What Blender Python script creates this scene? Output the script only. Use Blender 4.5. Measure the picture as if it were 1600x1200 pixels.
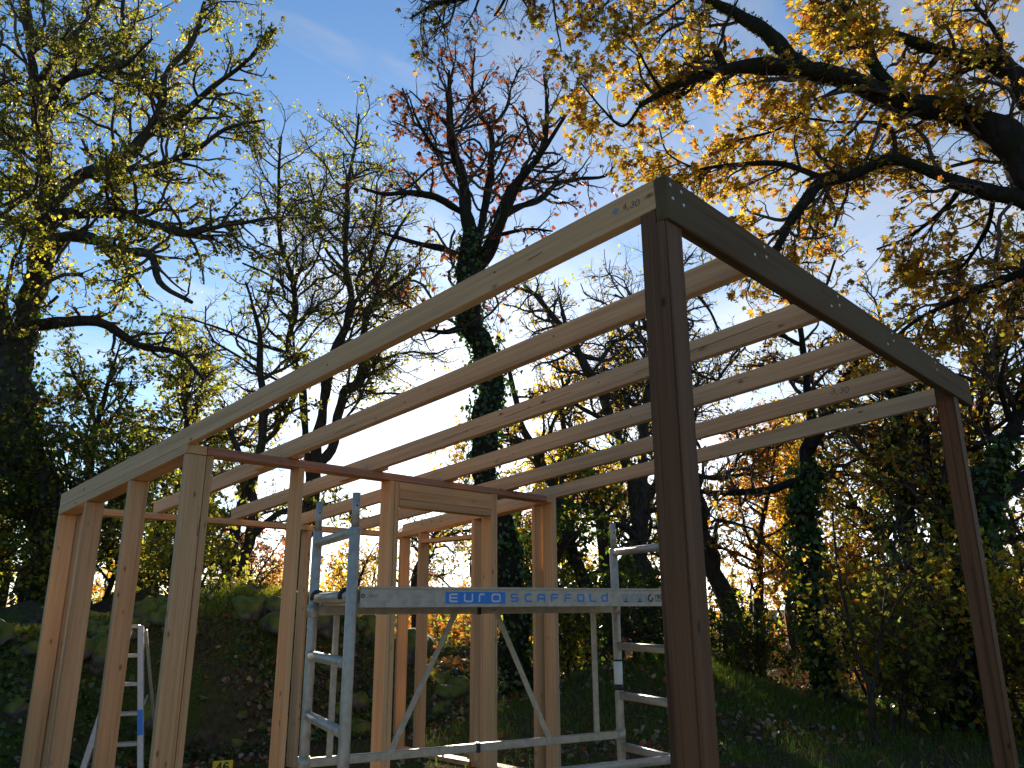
import bpy, bmesh, math, random
import numpy as np
from mathutils import Matrix, Vector

for _o in list(bpy.data.objects): bpy.data.objects.remove(_o)
SC = bpy.context.scene
COL = SC.collection

# ------------------------------------------------------------------ camera
CAM = np.array([-2.2667, -1.3717, 1.5502])
YAW, PITCH, ROLL, FPX = 0.7632, 0.2783, -0.005, 1223.58
def _basis():
    f = np.array([math.cos(YAW)*math.cos(PITCH), math.sin(YAW)*math.cos(PITCH), math.sin(PITCH)])
    r = np.array([math.sin(YAW), -math.cos(YAW), 0.0])
    u = np.cross(r, f)
    c, s = math.cos(ROLL), math.sin(ROLL)
    return np.array([c*r+s*u, -s*r+c*u, f])
CB = _basis()
cam_d = bpy.data.cameras.new('camera'); cam = bpy.data.objects.new('camera', cam_d); COL.objects.link(cam)
cam_d.sensor_width = 36.0; cam_d.lens = 36.0*FPX/1600.0; cam_d.clip_start = 0.05; cam_d.clip_end = 2000
_m = Matrix(((CB[0][0], CB[1][0], -CB[2][0], CAM[0]), (CB[0][1], CB[1][1], -CB[2][1], CAM[1]),
             (CB[0][2], CB[1][2], -CB[2][2], CAM[2]), (0, 0, 0, 1)))
cam.matrix_world = _m
SC.camera = cam

# ------------------------------------------------------------------ sky and sun
SUN_EL, SUN_AZ = math.radians(17.2), math.radians(49.0)      # azimuth from +X towards +Y
SKY_STRENGTH, SUN_STRENGTH, EXPOSURE = 0.085, 5.0, 1.15
W = bpy.data.worlds.new('World'); SC.world = W; W.use_nodes = True
wn, wl = W.node_tree.nodes, W.node_tree.links
wn.clear()
def N(nt, t, **kw):
    n = nt.new(t)
    for k, v in kw.items():
        if k.startswith('i_'): n.inputs[int(k[2:])].default_value = v
        else: setattr(n, k, v)
    return n
sky = N(wn, 'ShaderNodeTexSky', sky_type='NISHITA', sun_disc=False, sun_elevation=SUN_EL,
        sun_rotation=math.pi/2-SUN_AZ, altitude=150, air_density=1.0, dust_density=0.16, ozone_density=2.4)
tc = N(wn, 'ShaderNodeTexCoord')
sep = N(wn, 'ShaderNodeSeparateXYZ'); wl.new(tc.outputs['Generated'], sep.inputs[0])
za = N(wn, 'ShaderNodeMath', operation='ADD', i_1=0.25); wl.new(sep.outputs[2], za.inputs[0])
zm = N(wn, 'ShaderNodeMath', operation='MAXIMUM', i_1=0.12); wl.new(za.outputs[0], zm.inputs[0])
dv = N(wn, 'ShaderNodeVectorMath', operation='DIVIDE')
cmb = N(wn, 'ShaderNodeCombineXYZ')
for i in range(3): wl.new(zm.outputs[0], cmb.inputs[i])
wl.new(tc.outputs['Generated'], dv.inputs[0]); wl.new(cmb.outputs[0], dv.inputs[1])
mp = N(wn, 'ShaderNodeMapping'); mp.inputs['Rotation'].default_value = (0, 0, 0.9); mp.inputs['Scale'].default_value = (1.0, 2.2, 1.0)
mp.inputs['Location'].default_value = (3.1, 1.7, 0)
wl.new(dv.outputs[0], mp.inputs[0])
nz = N(wn, 'ShaderNodeTexNoise'); nz.inputs['Scale'].default_value = 1.5; nz.inputs['Detail'].default_value = 9; nz.inputs['Roughness'].default_value = 0.6
nz.inputs['Distortion'].default_value = 0.5
wl.new(mp.outputs[0], nz.inputs['Vector'])
# the veil of cirrus thickens from the clear north-west towards the sun and the south-east
ax = N(wn, 'ShaderNodeVectorMath', operation='DOT_PRODUCT'); ax.inputs[1].default_value = (0.88, 0.05, -0.48)
wl.new(tc.outputs['Generated'], ax.inputs[0])
ad = N(wn, 'ShaderNodeMath', operation='MULTIPLY_ADD', i_1=1.0, i_2=0.0); wl.new(ax.outputs['Value'], ad.inputs[0])
nc = N(wn, 'ShaderNodeMath', operation='MULTIPLY_ADD', i_1=2.2, i_2=-0.6); wl.new(nz.outputs['Fac'], nc.inputs[0])
sm = N(wn, 'ShaderNodeMath', operation='ADD'); wl.new(ad.outputs[0], sm.inputs[0]); wl.new(nc.outputs[0], sm.inputs[1])
rmp = N(wn, 'ShaderNodeMapRange'); rmp.inputs['From Min'].default_value = 0.60; rmp.inputs['From Max'].default_value = 1.3
rmp.inputs['To Max'].default_value = 0.8
wl.new(sm.outputs[0], rmp.inputs['Value'])
bw = N(wn, 'ShaderNodeRGBToBW'); wl.new(sky.outputs[0], bw.inputs[0])
cl = N(wn, 'ShaderNodeMix', data_type='RGBA', blend_type='MULTIPLY'); cl.inputs[0].default_value = 1.0
cbw = N(wn, 'ShaderNodeCombineColor')
for i in range(3): wl.new(bw.outputs[0], cbw.inputs[i])
wl.new(cbw.outputs[0], cl.inputs[6]); cl.inputs[7].default_value = (1.45, 1.5, 1.6, 1)
hs = N(wn, 'ShaderNodeHueSaturation'); hs.inputs['Saturation'].default_value = 1.15; wl.new(sky.outputs[0], hs.inputs['Color'])
mx = N(wn, 'ShaderNodeMix', data_type='RGBA'); wl.new(rmp.outputs[0], mx.inputs[0])
wl.new(hs.outputs[0], mx.inputs[6]); wl.new(cl.outputs[2], mx.inputs[7])
bg = N(wn, 'ShaderNodeBackground'); bg.inputs[1].default_value = SKY_STRENGTH
wo = N(wn, 'ShaderNodeOutputWorld')
wl.new(mx.outputs[2], bg.inputs[0]); wl.new(bg.outputs[0], wo.inputs[0])

sd = bpy.data.lights.new('sun', 'SUN'); sd.energy = SUN_STRENGTH; sd.angle = math.radians(0.53); sd.color = (1.0, 0.90, 0.74)
so = bpy.data.objects.new('sun', sd); COL.objects.link(so)
SUN_DIR = Vector((math.cos(SUN_AZ)*math.cos(SUN_EL), math.sin(SUN_AZ)*math.cos(SUN_EL), math.sin(SUN_EL)))
so.rotation_euler = SUN_DIR.to_track_quat('Z', 'Y').to_euler(); so.location = (20, 24, 14)

SC.render.engine = 'CYCLES'
SC.cycles.max_bounces = 8; SC.cycles.diffuse_bounces = 5; SC.cycles.transmission_bounces = 4
SC.cycles.use_denoising = True
vs = SC.view_settings
vs.view_transform = 'Standard'; vs.look = 'None'; vs.gamma = 1.0; vs.exposure = EXPOSURE; vs.use_curve_mapping = False

# ------------------------------------------------------------------ helpers
def P3(px, py, d):
    """point seen at photo pixel (px,py) of the 1600x1200 frame, d metres ahead horizontally"""
    v = CB[0]*(px-800)/FPX - CB[1]*(py-600)/FPX + CB[2]
    fwd = math.cos(YAW)*v[0] + math.sin(YAW)*v[1]
    return CAM + v*(d/fwd)
def FR(d, r):
    """ground position d metres ahead of and r metres right of the photographer"""
    return (CAM[0]+math.cos(YAW)*d+math.sin(YAW)*r, CAM[1]+math.sin(YAW)*d-math.cos(YAW)*r)
def zdep(p): return float(CB[2] @ (np.asarray(p)-CAM))

def tag(o, label=None, cat=None, group=None, kind=None):
    if label: o['label'] = label
    if cat: o['category'] = cat
    if group: o['group'] = group
    if kind: o['kind'] = kind
    return o
def empty(name, loc=(0, 0, 0)):
    o = bpy.data.objects.new(name, None); o.empty_display_size = 0.2; o.location = loc; COL.objects.link(o); return o
def link(name, me, parent=None, mat=None):
    if mat is not None and not me.materials: me.materials.append(mat)
    o = bpy.data.objects.new(name, me); COL.objects.link(o)
    attach(o, parent); return o
WORLD = {}
def attach(o, parent):
    """parent o without moving it; only called while o still has no parent"""
    WORLD[o.name] = o.matrix_basis.copy()
    if parent is None: return
    pm = WORLD.get(parent.name, Matrix.Translation(parent.location))
    o.parent = parent; o.matrix_parent_inverse = pm.inverted()
def mesh_np(name, V, F, smooth=True, col=None, mat=None):
    """V (n,3); F list of (array (m,k)) blocks"""
    me = bpy.data.meshes.new(name)
    V = np.ascontiguousarray(V, dtype=np.float32)
    loops = np.concatenate([f.ravel() for f in F]).astype(np.int32)
    tot = np.concatenate([np.full(len(f), f.shape[1], np.int32) for f in F])
    start = np.concatenate([[0], np.cumsum(tot)[:-1]]).astype(np.int32)
    me.vertices.add(len(V)); me.vertices.foreach_set('co', V.ravel())
    me.loops.add(len(loops)); me.loops.foreach_set('vertex_index', loops)
    me.polygons.add(len(tot)); me.polygons.foreach_set('loop_start', start); me.polygons.foreach_set('loop_total', tot)
    if smooth: me.polygons.foreach_set('use_smooth', np.ones(len(tot), bool))
    me.update(calc_edges=True)
    if col is not None:
        a = me.color_attributes.new('Col', 'FLOAT_COLOR', 'POINT')
        c = np.ones((len(V), 4), np.float32); c[:, :3] = col
        a.data.foreach_set('color', c.ravel())
    if mat: me.materials.append(mat)
    return me

# smooth pseudo noise made of many sines
_r = np.random.default_rng(5)
_SIN = [(_r.normal(size=(14, 3)), _r.uniform(0, 6.28, 14)) for _ in range(6)]
def noise3(p, scale, octv=3):
    p = np.asarray(p, float); out = np.zeros(p.shape[:-1]); a = 1.0; tot = 0
    for o in range(octv):
        K, ph = _SIN[o % 6]
        out += a*np.sin(p @ (K.T*scale*(2.1**o)) + ph).sum(-1)/math.sqrt(7); tot += a; a *= 0.5
    return out/tot

# ------------------------------------------------------------------ materials
def newmat(name):
    m = bpy.data.materials.new(name); m.use_nodes = True
    nt = m.node_tree; nt.nodes.clear()
    out = nt.nodes.new('ShaderNodeOutputMaterial')
    return m, nt.nodes, nt.links, out
def ramp(nn, stops, interp='LINEAR'):
    r = nn.new('ShaderNodeValToRGB'); e = r.color_ramp; e.interpolation = interp
    while len(e.elements) < len(stops): e.elements.new(0.5)
    for el, (p, c) in zip(e.elements, stops): el.position = p; el.color = (*c, 1)
    return r
def mixc(nn, ll, fac, a, b, mode='MIX'):
    m = nn.new('ShaderNodeMix'); m.data_type = 'RGBA'; m.blend_type = mode
    for s, v in ((0, fac), (6, a), (7, b)):
        if hasattr(v, 'is_output'): ll.new(v, m.inputs[s])
        else: m.inputs[s].default_value = v if s == 0 else (*v, 1)
    return m.outputs[2]

def wood(name, dark, mid, light, knot, rough=0.6, grain=1.0, wear=None):
    m, nn, ll, out = newmat(name)
    tc = nn.new('ShaderNodeTexCoord'); oi = nn.new('ShaderNodeObjectInfo')
    off = nn.new('ShaderNodeVectorMath'); off.operation = 'SCALE'; off.inputs[0].default_value = (17.0, 9.0, 5.0)
    ll.new(oi.outputs['Random'], off.inputs['Scale'])
    add = nn.new('ShaderNodeVectorMath'); add.operation = 'ADD'
    ll.new(tc.outputs['Object'], add.inputs[0]); ll.new(off.outputs[0], add.inputs[1])
    def mapped(sc):
        mp = nn.new('ShaderNodeMapping'); mp.inputs['Scale'].default_value = sc; ll.new(add.outputs[0], mp.inputs[0]); return mp.outputs[0]
    # growth rings: bands across the board warped by slow noise
    n1 = nn.new('ShaderNodeTexNoise'); n1.inputs['Scale'].default_value = 1.0; n1.inputs['Detail'].default_value = 4
    ll.new(mapped((0.5, 14, 14)), n1.inputs['Vector'])
    wv = nn.new('ShaderNodeTexNoise'); wv.inputs['Scale'].default_value = 1.0; wv.inputs['Detail'].default_value = 5; wv.inputs['Roughness'].default_value = 0.65; wv.inputs['Distortion'].default_value = 0.8
    ll.new(mapped((0.55, 42, 42)), wv.inputs['Vector'])
    fine = nn.new('ShaderNodeTexNoise'); fine.inputs['Scale'].default_value = 1.0; fine.inputs['Detail'].default_value = 3
    ll.new(mapped((3, 260, 260)), fine.inputs['Vector'])
    r1 = ramp(nn, [(0.25, dark), (0.5, mid), (0.78, light)]); ll.new(n1.outputs['Fac'], r1.inputs[0])
    r2 = ramp(nn, [(0.30, tuple(0.35+c*0.5 for c in mid)), (0.48, (0.92, 0.90, 0.88)), (0.62, (1.06, 1.05, 1.03))]); ll.new(wv.outputs['Fac'], r2.inputs[0])
    c = mixc(nn, ll, min(1, 0.7*grain), r1.outputs[0], r2.outputs[0], 'MULTIPLY')
    r3 = ramp(nn, [(0.3, (0.72, 0.70, 0.68)), (0.7, (1.06, 1.06, 1.06))]); ll.new(fine.outputs['Fac'], r3.inputs[0])
    c = mixc(nn, ll, 0.6, c, r3.outputs[0], 'MULTIPLY')
    # board to board tone
    tone = ramp(nn, [(0.0, (0.82, 0.80, 0.80)), (0.5, (1, 1, 1)), (1.0, (1.08, 1.02, 0.94))]); ll.new(oi.outputs['Random'], tone.inputs[0])
    c = mixc(nn, ll, 1.0, c, tone.outputs[0], 'MULTIPLY')
    # knots
    vo = nn.new('ShaderNodeTexVoronoi'); vo.inputs['Scale'].default_value = 1.0; vo.inputs['Randomness'].default_value = 1.0
    ll.new(mapped((5.5, 12, 12)), vo.inputs['Vector'])
    kr = ramp(nn, [(0.0, (1, 1, 1)), (0.08, (0.9, 0.9, 0.9)), (0.12, (0.3, 0.3, 0.3)), (0.19, (0, 0, 0))]); ll.new(vo.outputs['Distance'], kr.inputs[0])
    sepc = nn.new('ShaderNodeSeparateColor'); ll.new(vo.outputs['Color'], sepc.inputs[0])
    gt = nn.new('ShaderNodeMath'); gt.operation = 'GREATER_THAN'; gt.inputs[1].default_value = 0.5; ll.new(sepc.outputs[0], gt.inputs[0])
    km = nn.new('ShaderNodeMath'); km.operation = 'MULTIPLY'; ll.new(kr.outputs[0], km.inputs[0]); ll.new(gt.outputs[0], km.inputs[1])
    c = mixc(nn, ll, km.outputs[0], c, knot)
    if wear:
        n4 = nn.new('ShaderNodeTexNoise'); n4.inputs['Scale'].default_value = 1.0; n4.inputs['Detail'].default_value = 5
        ll.new(mapped((1.5, 9, 9)), n4.inputs['Vector'])
        r4 = ramp(nn, [(0.45, (0, 0, 0)), (0.7, (1, 1, 1))]); ll.new(n4.outputs['Fac'], r4.inputs[0])
        c = mixc(nn, ll, r4.outputs[0], c, wear)
    # hairline drying cracks
    n5 = nn.new('ShaderNodeTexNoise'); n5.inputs['Scale'].default_value = 1.0; n5.inputs['Detail'].default_value = 1
    ll.new(mapped((0.55, 11, 11)), n5.inputs['Vector'])
    r5 = ramp(nn, [(0.497, (0, 0, 0)), (0.5, (1, 1, 1)), (0.503, (0, 0, 0))]); ll.new(n5.outputs['Fac'], r5.inputs[0])
    n6 = nn.new('ShaderNodeTexNoise'); n6.inputs['Scale'].default_value = 1.3; n6.inputs['Detail'].default_value = 1
    ll.new(mapped((1, 2, 2)), n6.inputs['Vector'])
    g6 = nn.new('ShaderNodeMath'); g6.operation = 'GREATER_THAN'; g6.inputs[1].default_value = 0.66; ll.new(n6.outputs['Fac'], g6.inputs[0])
    m6 = nn.new('ShaderNodeMath'); m6.operation = 'MULTIPLY'; ll.new(r5.outputs[0], m6.inputs[0]); ll.new(g6.outputs[0], m6.inputs[1])
    c = mixc(nn, ll, m6.outputs[0], c, tuple(x*0.35 for x in dark))
    b = nn.new('ShaderNodeBsdfPrincipled'); b.inputs['Roughness'].default_value = rough
    b.inputs['Specular IOR Level'].default_value = 0.2
    ll.new(c, b.inputs['Base Color'])
    bm = nn.new('ShaderNodeBump'); bm.inputs['Strength'].default_value = 0.25; bm.inputs['Distance'].default_value = 0.002
    ll.new(fine.outputs['Fac'], bm.inputs['Height']); ll.new(bm.outputs[0], b.inputs['Normal'])
    ll.new(b.outputs[0], out.inputs[0])
    return m
M = {}
M['pine'] = wood('pine', (0.55, 0.33, 0.165), (0.64, 0.405, 0.215), (0.70, 0.465, 0.26), (0.20, 0.095, 0.04))
M['pine_red'] = wood('pine_reddish', (0.36, 0.175, 0.11), (0.43, 0.22, 0.14), (0.50, 0.27, 0.18), (0.14, 0.06, 0.03))
M['treated'] = wood('brown_treated', (0.095, 0.045, 0.021), (0.145, 0.070, 0.033), (0.21, 0.105, 0.052), (0.04, 0.018, 0.010), 0.6, 1.6)
M['treated_green'] = wood('green_treated', (0.11, 0.062, 0.026), (0.15, 0.086, 0.036), (0.20, 0.12, 0.052), (0.05, 0.032, 0.018), 0.75, 1.5, (0.115, 0.082, 0.038))

def plain(name, col, rough=0.5, metal=0.0, noise=0.0, nscale=20, spec=0.5, bump=0.0):
    m, nn, ll, out = newmat(name)
    b = nn.new('ShaderNodeBsdfPrincipled'); b.inputs['Roughness'].default_value = rough; b.inputs['Metallic'].default_value = metal
    b.inputs['Base Color'].default_value = (*col, 1); b.inputs['Specular IOR Level'].default_value = spec
    if noise:
        tc = nn.new('ShaderNodeTexCoord'); n = nn.new('ShaderNodeTexNoise'); n.inputs['Scale'].default_value = nscale; n.inputs['Detail'].default_value = 5
        ll.new(tc.outputs['Object'], n.inputs['Vector'])
        r = ramp(nn, [(0.3, tuple(c*(1-noise) for c in col)), (0.7, tuple(min(1, c*(1+noise*0.5)) for c in col))]); ll.new(n.outputs['Fac'], r.inputs[0])
        ll.new(r.outputs[0], b.inputs['Base Color'])
        r2 = ramp(nn, [(0.3, (rough*0.8,)*3), (0.7, (min(1, rough*1.25),)*3)]); ll.new(n.outputs['Fac'], r2.inputs[0]); ll.new(r2.outputs[0], b.inputs['Roughness'])
        if bump:
            bm = nn.new('ShaderNodeBump'); bm.inputs['Strength'].default_value = bump; bm.inputs['Distance'].default_value = 0.01
            ll.new(n.outputs['Fac'], bm.inputs['Height']); ll.new(bm.outputs[0], b.inputs['Normal'])
    ll.new(b.outputs[0], out.inputs[0]); return m
M['alu'] = plain('aluminium', (0.45, 0.40, 0.325), 0.45, 0.4, 0.25, 30)
M['alu_bright'] = plain('aluminium_ladder', (0.46, 0.44, 0.40), 0.42, 0.5, 0.15, 30)
M['plywood'] = plain('platform_plywood', (0.10, 0.06, 0.04), 0.7, 0, 0.3, 15)
M['print_blue'] = plain('print_blue', (0.02, 0.19, 0.62), 0.45)
M['print_grey'] = plain('print_grey', (0.62, 0.62, 0.60), 0.45)
M['print_panel'] = plain('print_panel', (0.30, 0.30, 0.29), 0.5)
M['black'] = plain('black_plastic', (0.015, 0.015, 0.016), 0.5)
M['sticker'] = plain('white_sticker', (0.75, 0.75, 0.73), 0.5)
M['yellow'] = plain('yellow_plate', (0.80, 0.56, 0.02), 0.5, 0, 0.1, 12)
M['zinc'] = plain('zinc_screw', (0.55, 0.54, 0.50), 0.35, 0.8)
M['pencil'] = plain('pencil_mark', (0.02, 0.018, 0.018), 0.8)
M['bluemark'] = plain('blue_chalk', (0.22, 0.28, 0.30), 0.8)
M['rubber'] = plain('rubber', (0.03, 0.03, 0.03), 0.8)
M['slab'] = plain('concrete', (0.24, 0.235, 0.22), 0.85, 0, 0.25, 14, 0.3, 0.3)

def leafmat(name, trans=0.5, rough=0.45, tint=(1, 1, 1), spec=0.35):
    m, nn, ll, out = newmat(name)
    at = nn.new('ShaderNodeAttribute'); at.attribute_name = 'Col'
    b = nn.new('ShaderNodeBsdfPrincipled'); b.inputs['Roughness'].default_value = rough; b.inputs['Specular IOR Level'].default_value = spec
    t = nn.new('ShaderNodeBsdfTranslucent'); mx = nn.new('ShaderNodeMixShader'); mx.inputs[0].default_value = trans
    ll.new(at.outputs['Color'], b.inputs['Base Color'])
    ll.new(mixc(nn, ll, 1.0, at.outputs['Color'], tint, 'MULTIPLY'), t.inputs['Color'])
    ll.new(b.outputs[0], mx.inputs[1]); ll.new(t.outputs[0], mx.inputs[2]); ll.new(mx.outputs[0], out.inputs[0])
    return m
M['leaf'] = leafmat('autumn_leaf', 0.70, 0.5, (1.25, 1.2, 0.8))
M['ivy'] = leafmat('ivy_leaf', 0.35, 0.3, (1.3, 1.5, 0.6), 0.5)
M['litter'] = leafmat('fallen_leaf', 0.15, 0.7, (1, 1, 1), 0.2)
M['grass'] = leafmat('grass_blade', 0.45, 0.55, (1.3, 1.35, 0.6), 0.3)

def bark(name, a, b_, moss, mossamt):
    m, nn, ll, out = newmat(name)
    tc = nn.new('ShaderNodeTexCoord')
    mp = nn.new('ShaderNodeMapping'); mp.inputs['Scale'].default_value = (1, 1, 0.35); ll.new(tc.outputs['Object'], mp.inputs[0])
    n = nn.new('ShaderNodeTexNoise'); n.inputs['Scale'].default_value = 22; n.inputs['Detail'].default_value = 6; n.inputs['Roughness'].default_value = 0.65
    ll.new(mp.outputs[0], n.inputs['Vector'])
    r = ramp(nn, [(0.35, a), (0.65, b_)]); ll.new(n.outputs['Fac'], r.inputs[0])
    n2 = nn.new('ShaderNodeTexNoise'); n2.inputs['Scale'].default_value = 2.3; n2.inputs['Detail'].default_value = 5; ll.new(tc.outputs['Object'], n2.inputs['Vector'])
    r2 = ramp(nn, [(0.62-mossamt, (0, 0, 0)), (0.74-mossamt, (1, 1, 1))]); ll.new(n2.outputs['Fac'], r2.inputs[0])
    c = mixc(nn, ll, r2.outputs[0], r.outputs[0], moss)
    b = nn.new('ShaderNodeBsdfPrincipled'); b.inputs['Roughness'].default_value = 0.9; b.inputs['Specular IOR Level'].default_value = 0.15
    ll.new(c, b.inputs['Base Color'])
    bm = nn.new('ShaderNodeBump'); bm.inputs['Strength'].default_value = 0.8; bm.inputs['Distance'].default_value = 0.03
    ll.new(n.outputs['Fac'], bm.inputs['Height']); ll.new(bm.outputs[0], b.inputs['Normal'])
    ll.new(b.outputs[0], out.inputs[0]); return m
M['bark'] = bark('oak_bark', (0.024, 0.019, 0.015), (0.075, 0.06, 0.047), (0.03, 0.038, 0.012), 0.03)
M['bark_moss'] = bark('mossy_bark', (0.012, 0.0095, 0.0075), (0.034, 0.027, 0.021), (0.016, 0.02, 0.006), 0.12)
M['twig'] = bark('twig_bark', (0.05, 0.038, 0.03), (0.12, 0.09, 0.07), (0.08, 0.08, 0.05), 0.0)

def groundmat():
    m, nn, ll, out = newmat('woodland_ground')
    geo = nn.new('ShaderNodeNewGeometry'); at = nn.new('ShaderNodeAttribute'); at.attribute_name = 'Col'
    def nz(s, d=5):
        n = nn.new('ShaderNodeTexNoise'); n.inputs['Scale'].default_value = s; n.inputs['Detail'].default_value = d; ll.new(geo.outputs['Position'], n.inputs['Vector']); return n
    a, b2, c3 = nz(1.6), nz(14), nz(60, 3)
    soil = ramp(nn, [(0.3, (0.035, 0.026, 0.018)), (0.5, (0.07, 0.052, 0.034)), (0.7, (0.10, 0.078, 0.05))]); ll.new(b2.outputs['Fac'], soil.inputs[0])
    moss = ramp(nn, [(0.3, (0.03, 0.045, 0.012)), (0.7, (0.085, 0.10, 0.025))]); ll.new(c3.outputs['Fac'], moss.inputs[0])
    mk = ramp(nn, [(0.44, (0, 0, 0)), (0.58, (1, 1, 1))]); ll.new(a.outputs['Fac'], mk.inputs[0])
    wild = mixc(nn, ll, mk.outputs[0], soil.outputs[0], moss.outputs[0])
    bounce_gravel = ramp(nn, [(0.3, (0.28, 0.22, 0.15)), (0.5, (0.44, 0.36, 0.26)), (0.7, (0.54, 0.46, 0.34))]); ll.new(c3.outputs['Fac'], bounce_gravel.inputs[0])  # pale warm gravel, added to throw bounce light up at the frame
    sc = nn.new('ShaderNodeSeparateColor'); ll.new(at.outputs['Color'], sc.inputs[0])
    c = mixc(nn, ll, sc.outputs[0], wild, bounce_gravel.outputs[0])
    b = nn.new('ShaderNodeBsdfPrincipled'); b.inputs['Roughness'].default_value = 1.0; b.inputs['Specular IOR Level'].default_value = 0.0
    ll.new(c, b.inputs['Base Color'])
    bm = nn.new('ShaderNodeBump'); bm.inputs['Strength'].default_value = 0.7; bm.inputs['Distance'].default_value = 0.05
    ll.new(b2.outputs['Fac'], bm.inputs['Height']); ll.new(bm.outputs[0], b.inputs['Normal'])
    ll.new(b.outputs[0], out.inputs[0]); return m
M['ground'] = groundmat()
def rockmat():
    m, nn, ll, out = newmat('mossy_limestone')
    geo = nn.new('ShaderNodeNewGeometry'); sp = nn.new('ShaderNodeSeparateXYZ'); ll.new(geo.outputs['Normal'], sp.inputs[0])
    n = nn.new('ShaderNodeTexNoise'); n.inputs['Scale'].default_value = 9; n.inputs['Detail'].default_value = 7; ll.new(geo.outputs['Position'], n.inputs['Vector'])
    st = ramp(nn, [(0.3, (0.05, 0.045, 0.038)), (0.6, (0.16, 0.145, 0.125)), (0.8, (0.28, 0.255, 0.22))]); ll.new(n.outputs['Fac'], st.inputs[0])
    ms = ramp(nn, [(0.3, (0.06, 0.075, 0.014)), (0.7, (0.19, 0.19, 0.035))]); ll.new(n.outputs['Fac'], ms.inputs[0])
    ad = nn.new('ShaderNodeMath'); ad.operation = 'MULTIPLY_ADD'; ad.inputs[1].default_value = 0.9; ll.new(n.outputs['Fac'], ad.inputs[0]); ll.new(sp.outputs[2], ad.inputs[2])
    k = ramp(nn, [(0.34, (0, 0, 0)), (0.66, (1, 1, 1))]); ll.new(ad.outputs[0], k.inputs[0])
    c = mixc(nn, ll, k.outputs[0], st.outputs[0], ms.outputs[0])
    b = nn.new('ShaderNodeBsdfPrincipled'); b.inputs['Roughness'].default_value = 0.9; b.inputs['Specular IOR Level'].default_value = 0.2
    ll.new(c, b.inputs['Base Color'])
    bm = nn.new('ShaderNodeBump'); bm.inputs['Strength'].default_value = 0.7; bm.inputs['Distance'].default_value = 0.04
    ll.new(n.outputs['Fac'], bm.inputs['Height']); ll.new(bm.outputs[0], b.inputs['Normal'])
    ll.new(b.outputs[0], out.inputs[0]); return m
M['rock'] = rockmat()

# ------------------------------------------------------------------ terrain
def hgt(u, v):
    u = np.asarray(u, float); v = np.asarray(v, float)
    p = np.stack([u, v, 0*u], -1)
    n1 = noise3(p, 0.35, 3); n2 = noise3(p+7, 1.6, 3)
    sst = lambda x: np.clip(x, 0, 1)**2*(3-2*np.clip(x, 0, 1))
    # stony bank behind the frame: steep towards the site, its crest falling away to the right
    n3 = noise3(p+3, 0.85, 2)
    crest = 1.50*(1-sst((u-3.6)/4.6)) + 0.08*n1 + 0.16*n3 + 0.08*n2
    toe = 7.35 + 0.12*n1 + 0.10*n3
    rise = sst((v-toe)/(1.25))
    bank = rise*crest*(1-0.35*sst((v-11)/8))
    # grassy hump on the right
    d = math.cos(YAW)*(u-CAM[0])+math.sin(YAW)*(v-CAM[1]); r = math.sin(YAW)*(u-CAM[0])-math.cos(YAW)*(v-CAM[1])
    hump = 0.80*np.exp(-((r-2.2)/2.0)**2-((d-12.2)/1.7)**2)
    far = 0.35*n1*sst((np.hypot(u-2, v-2)-14)/10) + 0.10*n1*sst((np.hypot(u-1, v-2)-7)/4)
    rough = 0.09*n2*np.clip(rise*1.2+hump, 0, 1)
    site = 1-sst((np.hypot((u-1.0)/1.0, (v-1.5)/1.0)-6.5)/2)
    return bank+hump+far+rough+0.008*n2*(1-site)
def warp(n, lo, hi, c, fine):
    t = np.linspace(-1, 1, n); s = np.sinh(t*4.2)/np.sinh(4.2)
    s = np.where(s < 0, s*(c-lo), s*(hi-c)) + c
    return np.unique(np.round(np.concatenate([s, np.arange(-9, 14, fine)]), 4))
gu = warp(60, -320, 340, 2.0, 0.14); gv = warp(60, -320, 340, 6.0, 0.14)
GU, GV = np.meshgrid(gu, gv, indexing='ij')
GZ = hgt(GU, GV)
Vt = np.stack([GU, GV, GZ], -1).reshape(-1, 3)
ii = np.arange(len(gu)*len(gv)).reshape(len(gu), len(gv))
Ft = np.stack([ii[:-1, :-1], ii[1:, :-1], ii[1:, 1:], ii[:-1, 1:]], -1).reshape(-1, 4)
# gravel yard, added as a pale unseen reflector to bounce light onto the timber
rad = np.hypot(Vt[:, 0]+2.0, Vt[:, 1]+3.5)
yard = np.clip((8.6-rad + 0.8*noise3(Vt*[1, 1, 0], 0.8, 3))/1.5, 0, 1)
gcol = np.stack([yard, 0*yard, 0*yard], -1)
ground = link('ground', mesh_np('ground', Vt, [Ft], True, gcol, M['ground']))
tag(ground, 'woodland floor rising to a mossy stony bank behind the frame', None, None, 'structure')

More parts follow.
